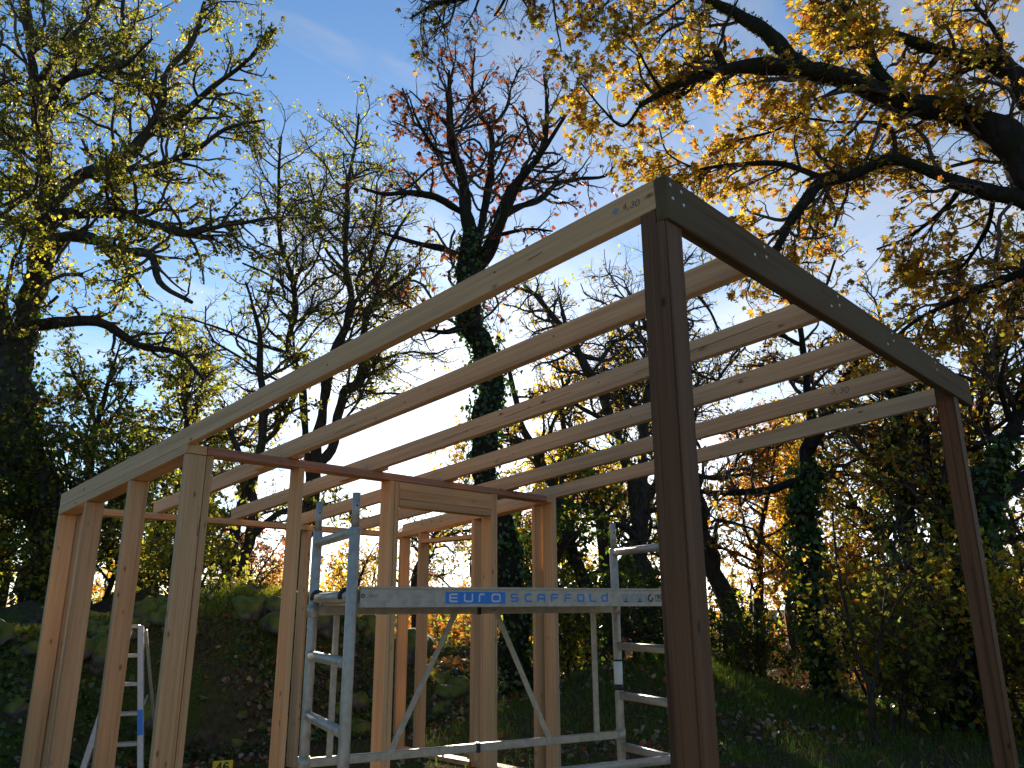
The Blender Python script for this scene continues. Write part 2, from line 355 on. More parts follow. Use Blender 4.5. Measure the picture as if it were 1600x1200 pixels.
# ------------------------------------------------------------------ small geometry builders
def box_mesh(name, sx, sy, sz, bev=0.003, mat=None):
    bm = bmesh.new(); bmesh.ops.create_cube(bm, size=1.0)
    bmesh.ops.scale(bm, vec=(sx, sy, sz), verts=bm.verts)
    if bev: bmesh.ops.bevel(bm, geom=bm.edges[:], offset=min(bev, 0.3*min(sx, sy, sz)), segments=1, affect='EDGES')
    me = bpy.data.meshes.new(name); bm.to_mesh(me); bm.free()
    if mat: me.materials.append(mat)
    return me
JR = random.Random(7)
def beam(name, a, b, wy, wz, mat, parent, side=None, bev=0.003, jit=0.0):
    """board from a to b (centre line), wy across `side`, wz the other way; local X runs along it"""
    a, b = Vector(a), Vector(b)
    if jit: b = b+Vector((JR.gauss(0, jit), JR.gauss(0, jit), 0))
    x = (b-a); L = x.length; x.normalize()
    y = Vector(side) if side else Vector((0, 0, 1)).cross(x)
    y = (y - x*y.dot(x)).normalized(); z = x.cross(y)
    me = box_mesh(name, L, wy, wz, bev, mat)
    o = bpy.data.objects.new(name, me); COL.objects.link(o)
    mw = Matrix(((x[0], y[0], z[0], 0), (x[1], y[1], z[1], 0), (x[2], y[2], z[2], 0), (0, 0, 0, 1)))
    mw.translation = (a+b)/2
    o.matrix_world = mw
    attach(o, parent)
    return o
def tube_mesh(name, pts, r, sides=12, mat=None, caps=True):
    pts = [Vector(p) for p in pts]; rs = r if hasattr(r, '__len__') else [r]*len(pts)
    V = []; F = []
    ref = None
    for i, p in enumerate(pts):
        t = (pts[min(i+1, len(pts)-1)]-pts[max(i-1, 0)]).normalized()
        if ref is None: ref = t.orthogonal().normalized()
        n = (ref - t*ref.dot(t)).normalized(); ref = n; bt = t.cross(n)
        for k in range(sides):
            an = 2*math.pi*k/sides; V.append(p+n*math.cos(an)*rs[i]+bt*math.sin(an)*rs[i])
    m = len(pts)
    for i in range(m-1):
        for k in range(sides):
            k2 = (k+1) % sides; F.append((i*sides+k, i*sides+k2, (i+1)*sides+k2, (i+1)*sides+k))
    if caps: F.append(tuple(range(sides))[::-1]); F.append(tuple((m-1)*sides+k for k in range(sides)))
    me = bpy.data.meshes.new(name); me.from_pydata([tuple(v) for v in V], [], F)
    me.polygons.foreach_set('use_smooth', [len(p.vertices) == 4 for p in me.polygons]); me.update()
    if mat: me.materials.append(mat)
    return me
def tube(name, pts, r, mat, parent, sides=12):
    c = sum((Vector(p) for p in pts), Vector())/len(pts)
    me = tube_mesh(name, [Vector(p)-c for p in pts], r, sides, mat)
    o = bpy.data.objects.new(name, me); COL.objects.link(o); o.location = c; o.matrix_basis = Matrix.Translation(c)
    attach(o, parent); return o
def add_local(name, me, loc, parent, rot=None):
    o = bpy.data.objects.new(name, me); COL.objects.link(o)
    o.matrix_basis = Matrix.Translation(Vector(loc)) @ (rot.to_4x4() if rot is not None else Matrix())
    attach(o, parent); return o

GLY = {  # strokes on a 0..1 by 0..1 cell
 'E': [[(1, 1), (.15, 1), (0, .85), (0, .15), (.15, 0), (1, 0)], [(0, .5), (.95, .5)]],
 'U': [[(0, 1), (0, .15), (.15, 0), (.85, 0), (1, .15), (1, 1)]],
 'r': [[(0, 0), (0, .85), (.15, 1), (.8, 1)]],
 'O': [[(.15, 0), (.85, 0), (1, .15), (1, .85), (.85, 1), (.15, 1), (0, .85), (0, .15), (.15, 0)]],
 'S': [[(.95, 1), (.15, 1), (0, .85), (0, .6), (.15, .5), (.85, .5), (1, .4), (1, .15), (.85, 0), (.05, 0)]],
 'C': [[(1, 1), (.15, 1), (0, .85), (0, .15), (.15, 0), (1, 0)]],
 'A': [[(0, 0), (0, .85), (.15, 1), (.85, 1), (1, .85), (1, 0)], [(0, .4), (1, .4)]],
 'F': [[(0, 0), (0, .85), (.15, 1), (1, 1)], [(0, .5), (.9, .5)]],
 'L': [[(0, 1), (0, .15), (.15, 0), (1, 0)]],
 'd': [[(1, 1.25), (1, .15), (.85, 0), (.15, 0), (0, .15), (0, .75), (.15, .9), (1, .9)]],
 '0': [[(.3, 0), (.7, 0), (1, .3), (1, .7), (.7, 1), (.3, 1), (0, .7), (0, .3), (.3, 0)]],
 '1': [[(.2, .8), (.6, 1), (.6, 0)]],
 '3': [[(0, .9), (.5, 1), (.9, .8), (.8, .58), (.4, .52)], [(.4, .52), (.9, .4), (1, .2), (.6, 0), (0, .1)]],
 '4': [[(.7, 0), (.7, 1), (0, .35), (1, .35)]],
 '6': [[(.85, .95), (.45, 1), (.05, .7), (0, .3), (.25, 0), (.75, 0), (1, .25), (.8, .52), (.3, .55), (.05, .35)]],
 '9': [[(.15, .05), (.55, 0), (.95, .3), (1, .7), (.75, 1), (.25, 1), (0, .75), (.2, .48), (.7, .45), (.95, .65)]],
 ',': [[(.35, .1), (.15, -.25)]],
}
def stroke_mesh(name, strokes, w, t, mat):
    """flat raised strokes in local XZ plane, facing -Y"""
    bm = bmesh.new()
    for pl in strokes:
        for (x0, z0), (x1, z1) in zip(pl[:-1], pl[1:]):
            d = Vector((x1-x0, 0, z1-z0)); L = d.length
            if L < 1e-6: continue
            d.normalize(); n = Vector((-d.z, 0, d.x))*w/2; e = d*w*0.42
            A = Vector((x0, 0, z0))-e; B = Vector((x1, 0, z1))+e
            f = [bm.verts.new(A-n+Vector((0, -t, 0))), bm.verts.new(B-n+Vector((0, -t, 0))), bm.verts.new(B+n+Vector((0, -t, 0))), bm.verts.new(A+n+Vector((0, -t, 0)))]
            bm.faces.new(f); t += 0.00004
    me = bpy.data.meshes.new(name); bm.to_mesh(me); bm.free()
    if mat: me.materials.append(mat)
    return me
def text_strokes(txt, h, wd, gap, slant=0.0):
    out = []; x = 0
    for ch in txt:
        if ch == ' ': x += wd; continue
        ww = wd*0.45 if ch in ',1' else wd
        for pl in GLY[ch]: out.append([(x+a*ww+slant*b*h, b*h) for a, b in pl])
        x += ww+gap
    return out, x-gap

# ------------------------------------------------------------------ the timber frame
ZT, TH, HH, HR, SL = 3.10, 0.054, 0.181, 0.1235, 0.0873
VW, VE, WU, LH = 3.8745, 6.384, 3.855, 3.93
zr = lambda v: ZT-SL*(v-TH)
frame = empty('timber_frame', (0.06, 0.07, 0))
tag(frame, 'unfinished timber frame of pale rafters and studs with a dark porch beam and posts', 'timber frame')
# porch beam and posts
header = beam('header_beam', (0, TH/2, ZT-HH/2), (LH, TH/2, ZT-HH/2), TH, HH, M['treated_green'], frame, side=(0, 1, 0), bev=0.004)
header['label'] = 'dark greenish beam across the rafter ends'
def post_mesh(h0, h1, w, notch):
    """square post along local X whose head is notched round the beam; profile in X (height) and Z (depth)"""
    bm = bmesh.new(); pr = [(0, -w/2), (h0, -w/2), (h0, -w/2+notch), (h1, -w/2+notch), (h1, w/2), (0, w/2)]
    A = [bm.verts.new((x, -w/2, z)) for x, z in pr]; B = [bm.verts.new((x, w/2, z)) for x, z in pr]
    bm.faces.new(A); bm.faces.new(B[::-1])
    for k in range(6): bm.faces.new((A[k], B[k], B[(k+1) % 6], A[(k+1) % 6]))
    bmesh.ops.recalc_face_normals(bm, faces=bm.faces[:])
    ed = [e for e in bm.edges if abs(e.verts[0].co.x-e.verts[1].co.x) > 0.5]
    bmesh.ops.bevel(bm, geom=ed, offset=0.007, segments=2, affect='EDGES')
    me = bpy.data.meshes.new('post'); bm.to_mesh(me); bm.free(); me.materials.append(M['treated']); return me
for k_, u0 in enumerate((0.001, 3.508)):
    h1 = (zr(0.127)-HR if k_ == 0 else ZT-0.01)-0.0005
    pm_ = post_mesh(ZT-HH+0.05-0.0005, h1+0.05, 0.113, TH+0.0015-0.0135)
    rot_ = Matrix(((0, 1, 0), (0, 0, 1), (1, 0, 0)))
    p = add_local('post', pm_, (u0+0.0565, 0.0135+0.0565, -0.05), frame, rot_)
    p['label'] = 'dark brown treated post'
screw = tube_mesh('screw_head', [(0, 0.001, 0), (0, -0.0015, 0), (0, -0.003, 0)], [0.0078, 0.0078, 0.0055], 10, M['zinc'])
for su in (0.025, 0.10):
    for dz in (0.036, 0.088): add_local('screw', screw, (su+0.012*(dz > 0.05), 0, ZT-dz), header)
for k, su in enumerate((0.775, 1.575, 2.355, 3.155)):
    add_local('screw', screw, (su, 0, ZT-0.03), header); add_local('screw', screw, (su+0.01, 0, ZT-0.075), header)
    if k < 3: add_local('screw', screw, (su-0.10, 0, ZT-0.10-0.01*k), header)
RT = 0.055
def rafter(u, v0, v1, mat, dz=0.0):
    a = (u+RT/2, v0, zr(v0)-HR/2+dz); b = (u+RT/2, v1, zr(v1)-HR/2+dz)
    return beam('rafter', a, b, RT, HR, mat, frame, side=(1, 0, 0), bev=0.0035)
RU = [0.0, 0.757, 1.549, 2.327, 3.12, 3.872]
near = []
for k, u in enumerate(RU):
    v1 = 4.354
    near.append(rafter(u, TH, v1, M['pine']))
    if k == 0: rafter(u+0.002, v1+0.002, VE, M['pine'])
    elif k == 5: rafter(u-0.001, v1+0.002, VE, M['pine'])
    else: rafter(u+RT+0.0005, 3.80, 6.36, M['pine'])
# carpenter's figures on two rafters
def mark(txt, parent, u, v, h, blot=False):
    st, wdt = text_strokes(txt, h, h*0.62, h*0.28, 0.15)
    me = stroke_mesh('pencil_figures', st, h*0.085, 0.0006, M['pencil'])
    # text runs towards -v (right in the picture) on the face looking -u
    rot = Matrix(((0, 1, 0), (-1, 0, 0), (0, 0, 1)))   # local x -> -v, local y -> +u
    o = add_local('pencil_figures', me, (u-0.0004, v, zr(v)-HR*0.52), parent, rot.to_3x3() @ Matrix.Rotation(-math.atan(SL)*-1, 3, 'Y'))
    if blot:
        st2 = [[(0, 0), (.012, .006), (.022, 0), (.012, -.008), (0, 0)], [(.004, -.002), (.02, .003)]]
        m2 = stroke_mesh('chalk_blot', st2, 0.012, 0.0004, M['bluemark'])
        add_local('chalk_blot', m2, (u-0.0004, v+0.045, zr(v)-HR*0.44), parent, rot.to_3x3())
mark('4,30', near[0], RU[0], 0.20, 0.025, True)
mark('3,30', near[4], RU[4], 0.68, 0.040)
# drying cracks along some faces
def crack(parent, u, va, vb, f0, f1, n=9, seed=1):
    rr = random.Random(seed); pts = []
    for k in range(n):
        t = k/(n-1); v = va+(vb-va)*t; pts.append((va-v, -(SL*(v-va))-HR*(f0+(f1-f0)*t)+HR*f0+rr.gauss(0, 0.0012)))
    me = stroke_mesh('crack', [pts], 0.0028, 0.0006, M['pencil'])
    add_local('crack', me, (u-0.0004, va, zr(va)-HR*f0), parent, Matrix(((0, 1, 0), (-1, 0, 0), (0, 0, 1))))
crack(near[2], RU[2], 0.35, 1.25, 0.42, 0.62, 12, 3); crack(near[2], RU[2], 1.75, 2.35, 0.45, 0.55, 9, 4); crack(near[2], RU[2], 2.6, 3.0, 0.5, 0.62, 7, 5)
crack(near[0], RU[0], 0.62, 0.70, 0.5, 0.55, 4, 6); crack(near[1], RU[1], 3.0, 3.25, 0.7, 0.74, 5, 8); crack(near[3], RU[3], 0.9, 1.05, 0.3, 0.33, 4, 9)
# walls of the room behind
ST, SD, PT = 0.045, 0.145, 0.062
zw = zr(VW)-HR
def stud(u0, v0, z0, z1, du, dv, mat='pine', lean=0.0):
    return beam('stud', (u0+du/2, v0+dv/2, z0), (u0+du/2+lean, v0+dv/2, z1), du, dv, M[mat], frame, side=(1, 0, 0), jit=0.003)
# sloping top plates of the two side walls
for uu in (SD/2+0.001, WU-SD/2+0.012):
    va, vb = VW+0.002+(0.0), VE-0.002
    za, zb = zr(va)-HR-PT/2, zr(vb)-HR-PT/2
    beam('top_plate', (uu, va, za), (uu, vb, zb), SD, PT, M['pine'], frame, side=(1, 0, 0))
    beam('bottom_plate', (uu, va, 0.045/2), (uu, vb, 0.045/2), SD, 0.045, M['pine'], frame, side=(1, 0, 0))
# front wall plate, laid between the side plates and the rafters
beam('top_plate', (SD+0.004, VW+SD/2-0.004, zw-0.03), (WU-SD+0.009, VW+SD/2-0.004, zw-0.03), SD, 0.058, M['pine_red'], frame, side=(0, 1, 0))
beam('top_plate', (SD+0.004, VE-SD/2, zr(VE-SD)-HR-PT/2), (WU-SD+0.009, VE-SD/2, zr(VE-SD)-HR-PT/2), SD, PT-0.006, M['pine'], frame, side=(0, 1, 0))
zpl = lambda v: zr(v)-HR-PT
for v0 in (VE-ST-0.002, 5.70, 4.806, VW+0.004): stud(0.002, v0, 0.045, zpl(v0+ST)-0.0005, SD-0.004, ST)
stud(SD+0.006, VW+0.012, 0.0, zw-0.0595, 0.05, SD-0.02)
for u0 in (0.878, ): stud(u0, VW, 0.0, zw-0.0595, ST, SD-0.008)
stud(1.752, VW, 0.0, zw-0.0595, ST, SD-0.008); stud(1.752+ST+0.001, VW+0.002, 0.0, zw-0.0595, ST, SD-0.01)
stud(2.935, VW+0.001, 0.0, zw-0.0595, ST, SD-0.009); stud(2.935+ST+0.001, VW-0.001, 0.0, zw-0.0595, 0.03, SD-0.01)
stud(WU-0.05, VW, 0.0, zw-0.06-0.003, 0.058, SD-0.002); 
for v0 in (VW+SD+0.03, 4.945, 5.85, VE-SD-0.03): stud(WU-SD+0.014, v0, 0.045, zpl(v0+ST)-0.0005, SD-0.004, ST)
stud(2.46, VE-SD+0.002, 0.0, zr(VE-SD)-HR-PT-0.0005, ST, SD-0.004)
stud(SD+0.006, VE-SD+0.002, 0.0, zr(VE-SD)-HR-PT-0.0005, ST, SD-0.004)
# screw heads where plates and studs meet
def fix(parent, u, v, z, face):
    rt = Matrix.Identity(3) if face == 'v' else Matrix(((0, 1, 0), (-1, 0, 0), (0, 0, 1)))
    add_local('screw', screw_small, (u, v, z), parent, rt)
screw_small = tube_mesh('screw_head', [(0, 0.001, 0), (0, -0.0012, 0)], 0.0050, 8, M['pencil'])
for k, o_ in enumerate(near):
    if k: fix(o_, RU[k]-0.0003, 3.95, zr(3.95)-HR*0.75, 'u')
    fix(o_, RU[k]-0.0003, 0.9+0.31*k, zr(0.9+0.31*k)-HR*(0.35+0.05*k), 'u'); fix(o_, RU[k]-0.0003, 2.2+0.27*k, zr(2.2+0.27*k)-HR*0.6, 'u')
# door lintel (two boards) and window head in the far side wall
beam('lintel_board', (1.845, VW+0.028, zw-0.0605-0.0725), (2.934, VW+0.028, zw-0.0605-0.0725), 0.045, 0.143, M['pine'], frame, side=(0, 1, 0))
beam('lintel_board', (1.845, VW+0.066, zw-0.0605-0.147-0.030), (2.934, VW+0.066, zw-0.0605-0.147-0.030), 0.13, 0.058, M['pine'], frame, side=(0, 1, 0))
beam('window_head', (WU-SD/2+0.012, 4.991, 2.305), (WU-SD/2+0.012, 5.849, 2.305), SD-0.006, 0.045, M['pine'], frame, side=(1, 0, 0))

# ------------------------------------------------------------------ scaffold tower
SA, SL_, SWD = -0.334, 1.877, 0.70
se = Vector((math.cos(SA), math.sin(SA), 0)); sn = Vector((math.sin(SA), -math.cos(SA), 0))
FL = Vector((0.060, 2.283, 0)); NL = FL+sn*SWD; FRt = FL+se*SL_; NR = FRt+sn*SWD
scaf = empty('scaffold_tower', (FL+NR)/2)
tag(scaf, 'aluminium scaffold tower with ladder frames and blue lettered platform inside the porch', 'scaffold')
UP = Vector((0, 0, 1))
leg_top = {0: 2.10, 1: 2.06, 2: 2.065, 3: 2.06}
for k, b in enumerate((FL, NL, FRt, NR)):
    lg = tube('leg', [b+UP*0.16, b+UP*1.0, b+UP*(leg_top[k]-0.16), b+UP*(leg_top[k]-0.155)], [0.0255, 0.0255, 0.0255, 0.019], M['alu'], scaf, 16)
    tube('spigot', [b+UP*(leg_top[k]-0.155), b+UP*leg_top[k]], 0.0185, M['alu'], lg, 12)
    tube('spigot_hole', [b+UP*(leg_top[k]-0.06)+sn*0.0175, b+UP*(leg_top[k]-0.06)+sn*0.0190], 0.005, M['black'], lg, 8)
    wh = tube('castor', [b+UP*0.08-sn*0.02, b+UP*0.08+sn*0.02], 0.08, M['rubber'], scaf, 18)
    tube('castor_fork', [b+UP*0.165, b+UP*0.08], 0.015, M['alu'], wh, 8)
RZ, RD = 1.322, 0.281
for A_, B_ in ((FL, NL), (FRt, NR)):
    for k in range(-4, 3):
        if k == 1: continue
        z = RZ+k*RD
        rg = tube('rung', [A_+UP*z, B_+UP*z], 0.0235, M['alu'], scaf, 14); dd_ = (B_-A_).normalized()
        for e0, sg_ in ((A_, 1), (B_, -1)): tube('weld', [e0+UP*z+dd_*sg_*0.022, e0+UP*z+dd_*sg_*0.028, e0+UP*z+dd_*sg_*0.036], [0.0262, 0.0275, 0.0245], M['alu'], rg, 14)
    tube('rung', [A_+UP*(RZ+RD), B_+UP*(RZ+RD)], 0.0235, M['alu'], scaf, 14)
# platform
zb, hb = 1.638, 0.084
plat = scaf
pa, pb = se*0.035, -se*0.035
fr = beam('side_beam', NL+pa+UP*(zb-hb/2)-sn*0.0, NR+pb+UP*(zb-hb/2), 0.03, hb, M['alu'], plat, side=tuple(sn), bev=0.002)
beam('side_beam', FL+pa+UP*(zb-hb/2), FRt+pb+UP*(zb-hb/2), 0.03, hb, M['alu'], plat, side=tuple(sn), bev=0.002)
beam('beam_lip', NL+pa+UP*(zb+0.002)+sn*0.003, NR+pb+UP*(zb+0.002)+sn*0.003, 0.040, 0.010, M['alu'], plat, side=tuple(sn), bev=0.001)
mid = (NL+FL)/2
beam('deck_board', mid+se*0.06+UP*(zb-0.012), mid+se*(SL_-0.06)+UP*(zb-0.012), SWD-0.05, 0.012, M['plywood'], plat, side=tuple(sn), bev=0.001)
for b1, b2, s in ((NL, FL, 1), (NR, FRt, -1)):
    q = UP*(zb-0.045)
    tube('hook_bar', [b1+se*s*0.05-sn*0.09+q, b2+se*s*0.05+sn*0.09+q], 0.030, M['alu'], plat, 14)
    for c_, sg in ((b1, -1), (b2, 1)):
        cc = c_+sn*sg*0.085+UP*(RZ+RD)
        tube('hook', [cc+se*0.031*math.cos(t)*1+UP*0.031*math.sin(t) for t in np.linspace(-0.4, math.pi+0.4, 9)], 0.011, M['black'], plat, 8)
# print on the near side beam: faces -v side (direction sn)
yax = -sn; xax = se; rotP = Matrix(((xax.x, yax.x, 0), (xax.y, yax.y, 0), (0, 0, 1)))
def on_beam(name, me, along, up, off=0.0155): return add_local(name, me, NL+se*along+UP*(zb-hb+up)+sn*off, fr, rotP)
def along_px(px, py=935):
    v = CB[0]*(px-800)/FPX - CB[1]*(py-600)/FPX + CB[2]
    n = np.array(sn); t = (np.array(NL+sn*0.015)-CAM) @ n / (v @ n); q = CAM+v*t
    return float((q-np.array(NL)) @ np.array(se)), float(q[2])
x0, _ = along_px(696); x1, _ = along_px(789.5)
pl_me = box_mesh('print_panel', x1-x0, 0.0008, 0.054, 0, M['print_blue']); on_beam('name_panel', pl_me, (x0+x1)/2, hb*0.50, 0.0153)
lh = 0.032
for ch, pxs in zip('EUrOSCAFFOLd', ((703, 714), (726, 738), (749, 758), (769, 781), (799, 809), (821, 830), (841, 851), (862, 871), (883, 892), (903, 912), (922, 931), (941, 949))):
    a0, _ = along_px(pxs[0]); a1, _ = along_px(pxs[1]); ww = a1-a0
    st = [[(a*ww, b*lh) for a, b in pl] for pl in GLY[ch]]
    white = ch in 'EUr' or pxs[0] == 769
    on_beam('letter', stroke_mesh('letter_'+ch, st, 0.0075, 0.0009, M['print_grey'] if white else M['print_blue']), a0, hb*0.31)
a0, _ = along_px(972); a1, _ = along_px(1011)
for f0, f1 in ((0, .30), (.34, .5), (.54, .84), (.88, 1)):
    on_beam('pictogram', box_mesh('pictogram', (a1-a0)*(f1-f0), 0.0008, 0.042, 0, M['print_panel']), a0+(a1-a0)*(f0+f1)/2, hb*0.5, 0.0153)
for f0 in (.15, .7):
    on_beam('pictogram_mark', stroke_mesh('pm', [[(-0.012, 0), (0.012, 0)], [(0, 0), (0, 0.016)]], 0.005, 0.0009, M['black']), a0+(a1-a0)*f0, hb*0.28)
a2, _ = along_px(1013)
cs = [[(0.014+0.014*math.cos(t), 0.016+0.016*math.sin(t)) for t in np.linspace(math.radians(75), math.radians(365), 14)]]
on_beam('load_symbol', stroke_mesh('load_symbol', cs, 0.007, 0.0009, M['black']), a2, hb*0.30)
a3, _ = along_px(1023.5)
st, wdt = text_strokes('190', 0.022, 0.012, 0.006); on_beam('load_figures', stroke_mesh('load_figures', st, 0.003, 0.0009, M['black']), a3, hb*0.45)
st, wdt = text_strokes('OEO', 0.004, 0.010, 0.006)
on_beam('small_print', stroke_mesh('small_print', [[(0, 0), (0.05, 0)], [(0, .006), (0.04, .006)]], 0.0015, 0.0009, M['black']), a3, hb*0.28)
b0, _ = along_px(576)
on_beam('small_print', stroke_mesh('small_print', [[(0, 0), (0.04, 0)], [(0, .008), (0.045, .008)]], 0.002, 0.0009, M['black']), b0, hb*0.55)
b0, _ = along_px(567)
on_beam('rivet_ring', stroke_mesh('rivet_ring', [[(0.007*math.cos(t), 0.007*math.sin(t)) for t in np.linspace(0, 6.3, 12)]], 0.004, 0.0009, M['black']), b0, hb*0.6)
# guard / brace frame hung on the far legs
def far_z(px, py):
    v = CB[0]*(px-800)/FPX - CB[1]*(py-600)/FPX + CB[2]
    n = np.array(sn); t = (np.array(FL)-CAM) @ n / (v @ n); q = CAM+v*t
    return Vector(q)
br = scaf
zt_ = (far_z(620, 953).z+far_z(900, 953).z)/2; zl_ = (far_z(600, 1177).z+far_z(860, 1161).z)/2
o1 = -sn*0.0
for z, nm in ((zt_, 'brace_rail'), (zl_, 'brace_rail')):
    beam(nm, FL+se*0.02+UP*z, FRt-se*0.02+UP*z, 0.026, 0.042, M['alu'], br, side=tuple(sn), bev=0.004)
    c_ = (FL+FRt)/2+UP*z
    beam('rail_joint', c_-se*0.012, c_+se*0.012, 0.034, 0.050, M['black'], br, side=tuple(sn), bev=0.003)
    for e_ in (FL, FRt):
        tube('rail_clamp', [e_+UP*(z-0.03), e_+UP*(z+0.03)], 0.030, M['alu'], br, 14)
def on_far(px, py): 
    q = far_z(px, py); return q
for (p0, q0) in (((712, 960), (606, 1172)), ((772, 960), (858, 1152))):
    A_ = on_far(*p0); B_ = on_far(*q0); A_.z = zt_; B_.z = zl_
    beam('diagonal_brace', A_+sn*0.014, B_+sn*0.014, 0.012, 0.030, M['alu'], br, side=tuple(sn), bev=0.003)
for px in (521, 930):
    A_ = on_far(px, 1060); d_ = (A_-FL).dot(se)
    beam('upright_bar', FL+se*d_+UP*(zl_+0.02), FL+se*d_+UP*(zt_-0.02), 0.022, 0.030, M['alu'], br, side=tuple(sn), bev=0.003)
# low near rail, its right end showing at the foot of the picture
zn = 0.98
v_ = CB[0]*(1000-800)/FPX - CB[1]*(1192-600)/FPX + CB[2]; t_ = (np.array(NL)-CAM) @ np.array(sn)/(v_ @ np.array(sn)); zn = float((CAM+v_*t_)[2])
tube('near_rail', [NL+UP*zn, NR+UP*zn], 0.021, M['alu'], scaf, 14)
# rating sticker on the right leg
def leg_z(b, px, py):
    v = CB[0]*(px-800)/FPX - CB[1]*(py-600)/FPX + CB[2]
    dd = (np.array(b)[:2]-CAM[:2]); t = (dd @ dd)/(v[:2] @ dd); return float((CAM+v*t)[2])
s0, s1 = leg_z(FRt, 966, 1078), leg_z(FRt, 966, 1030)
tube('rating_sticker', [FRt+UP*s0, FRt+UP*s1], 0.0262, M['sticker'], scaf, 16)
tube('sticker_band', [FRt+UP*(s0), FRt+UP*(s0+0.033)], 0.0266, M['black'], scaf, 16)
tube('sticker_band', [FRt+UP*(s1-0.011), FRt+UP*(s1)], 0.0266, M['black'], scaf, 16)

# ------------------------------------------------------------------ step ladder inside the room
lb = P3(203, 1060, 7.6); lad = empty('step_ladder', (lb[0], lb[1], 0)); Lz = Vector((lb[0], lb[1], 0))
tag(lad, 'aluminium step ladder with blue label standing open behind the left wall studs', 'step ladder')
rdir = Vector((CB[0][0], CB[0][1], 0)).normalized(); fdir = Vector((math.cos(YAW), math.sin(YAW), 0))
ang = math.radians(16); ax_w = (rdir*math.cos(ang)+fdir*math.sin(ang)); ax_s = (fdir*math.cos(ang)-rdir*math.sin(ang))*-1
apz = 1.40
def lp(s, w, z): return Lz+ax_s*s+ax_w*w+UP*z
for w in (-1, 1):
    wt, wb_ = 0.045*w, 0.26*w
    st_ = beam('stile', lp(0.03, wt, apz), lp(0.42, wb_, 0.01), 0.05, 0.062, M['alu_bright'], lad, side=tuple(ax_w), bev=0.004)
    if w > 0:
        k0, k1 = 0.50, 0.645
        f_ = lambda k: lp(0.03+0.39*k+0.032, wt+(wb_-wt)*k, apz*(1-k)+0.01*k)
        beam('blue_label', f_(k0), f_(k1), 0.044, 0.003, M['print_blue'], st_, side=tuple(ax_w), bev=0)
    beam('rear_leg', lp(-0.03, wt*1.15+0.03*w, apz-0.03), lp(-0.45, wb_*1.12, 0.01), 0.024, 0.04, M['alu_bright'], lad, side=tuple(ax_w), bev=0.004)
    tube('spreader', [lp(0.20, wt+(wb_-wt)*.44, 0.80), lp(0.05, wt+(wb_-wt)*.40, 0.66), lp(-0.20, wt+(wb_-wt)*.44, 0.78)], 0.010, M['alu_bright'], lad, 8)
for k in range(5):
    f = 0.12+0.17*(k-1)+0.06 if k else 0.0
    z = apz*(1-f); s = 0.03+0.39*f; hw = 0.045+0.215*f-0.012
    beam('step', lp(s-0.02, -hw, z), lp(s-0.02, hw, z), 0.10, 0.030, M['alu_bright'], lad, side=tuple(ax_s), bev=0.004)

# ------------------------------------------------------------------ number plate and edging slab
q = P3(347.5, 1206, 8.35)
sg = empty('number_plate', (q[0], q[1], float(hgt(q[0], q[1])))); 
tag(sg, 'small yellow plate with black number 46 at the foot of the bank', 'number plate')
nrm = Vector((CAM[0]-q[0], CAM[1]-q[1], 0)).normalized(); xx = UP.cross(nrm) ; rotS = Matrix(((xx.x, -nrm.x, 0), (xx.y, -nrm.y, 0), (0, 0, 1)))
pc = Vector(P3(347.5, 1202, 8.35))-UP*0.0
pw_ = 28/FPX*8.1
plate = add_local('plate', box_mesh('plate', pw_, 0.004, pw_*0.62, 0.001, M['yellow']), pc-UP*(pw_*0.31-0.078), sg, rotS)
st, wdt = text_strokes('46', 0.075, 0.045, 0.018); add_local('number', stroke_mesh('number', st, 0.014, 0.0009, M['black']), pc-UP*(pw_*0.31-0.078)+nrm*0.0025-xx*0.054-UP*0.0375, plate, rotS)
gz = float(hgt(q[0], q[1]))
tube('stake', [(q[0], q[1], gz-0.05), (q[0]-nrm.x*0.01, q[1]-nrm.y*0.01, pc.z-0.03)], 0.009, M['pine'], sg, 8)
a_ = P3(1524, 1192, 7.9); b_ = P3(1660, 1192, 7.5)
slab = beam('edging_slab', (a_[0], a_[1], 0.0), (b_[0], b_[1], 0.0), 0.3, 0.13, M['slab'], None, bev=0.01)
tag(slab, 'pale grey slab on the ground behind the far dark post', 'slab')

# growing things
# ------------------------------------------------------------------ trees
def unit(a): return a/(np.linalg.norm(a, axis=-1, keepdims=True)+1e-9)
def walk(rng, start, d, length, P, wig, trop):
    n = len(start); pts = np.zeros((n, P, 3)); pts[:, 0] = start; d = unit(d); st = (length/(P-1))[:, None]
    for i in range(1, P):
        pts[:, i] = pts[:, i-1]+d*st
        d = d+rng.normal(size=(n, 3))*wig; d[:, 2] += trop; d = unit(d)
    return pts
def tubes(pts, rad, sides):
    """(n,P,3),(n,P) -> verts, quads"""
    n, P, _ = pts.shape
    t = np.zeros_like(pts); t[:, 1:-1] = pts[:, 2:]-pts[:, :-2]; t[:, 0] = pts[:, 1]-pts[:, 0]; t[:, -1] = pts[:, -1]-pts[:, -2]
    t = unit(t); main = unit(pts[:, -1]-pts[:, 0])
    ref = np.where(np.abs(main[:, 2:3]) < 0.8, np.array([[0, 0, 1.0]]), np.array([[1.0, 0.3, 0]]))
    nrm = unit(np.cross(t, ref[:, None, :])); bt = np.cross(t, nrm)
    an = np.arange(sides)*2*np.pi/sides
    V = pts[:, :, None, :]+rad[:, :, None, None]*(nrm[:, :, None, :]*np.cos(an)[None, None, :, None]+bt[:, :, None, :]*np.sin(an)[None, None, :, None])
    idx = np.arange(n*P*sides).reshape(n, P, sides); nx = np.roll(idx, -1, 2)
    F = np.stack([idx[:, :-1], nx[:, :-1], nx[:, 1:], idx[:, 1:]], -1).reshape(-1, 4)
    return V.reshape(-1, 3), F
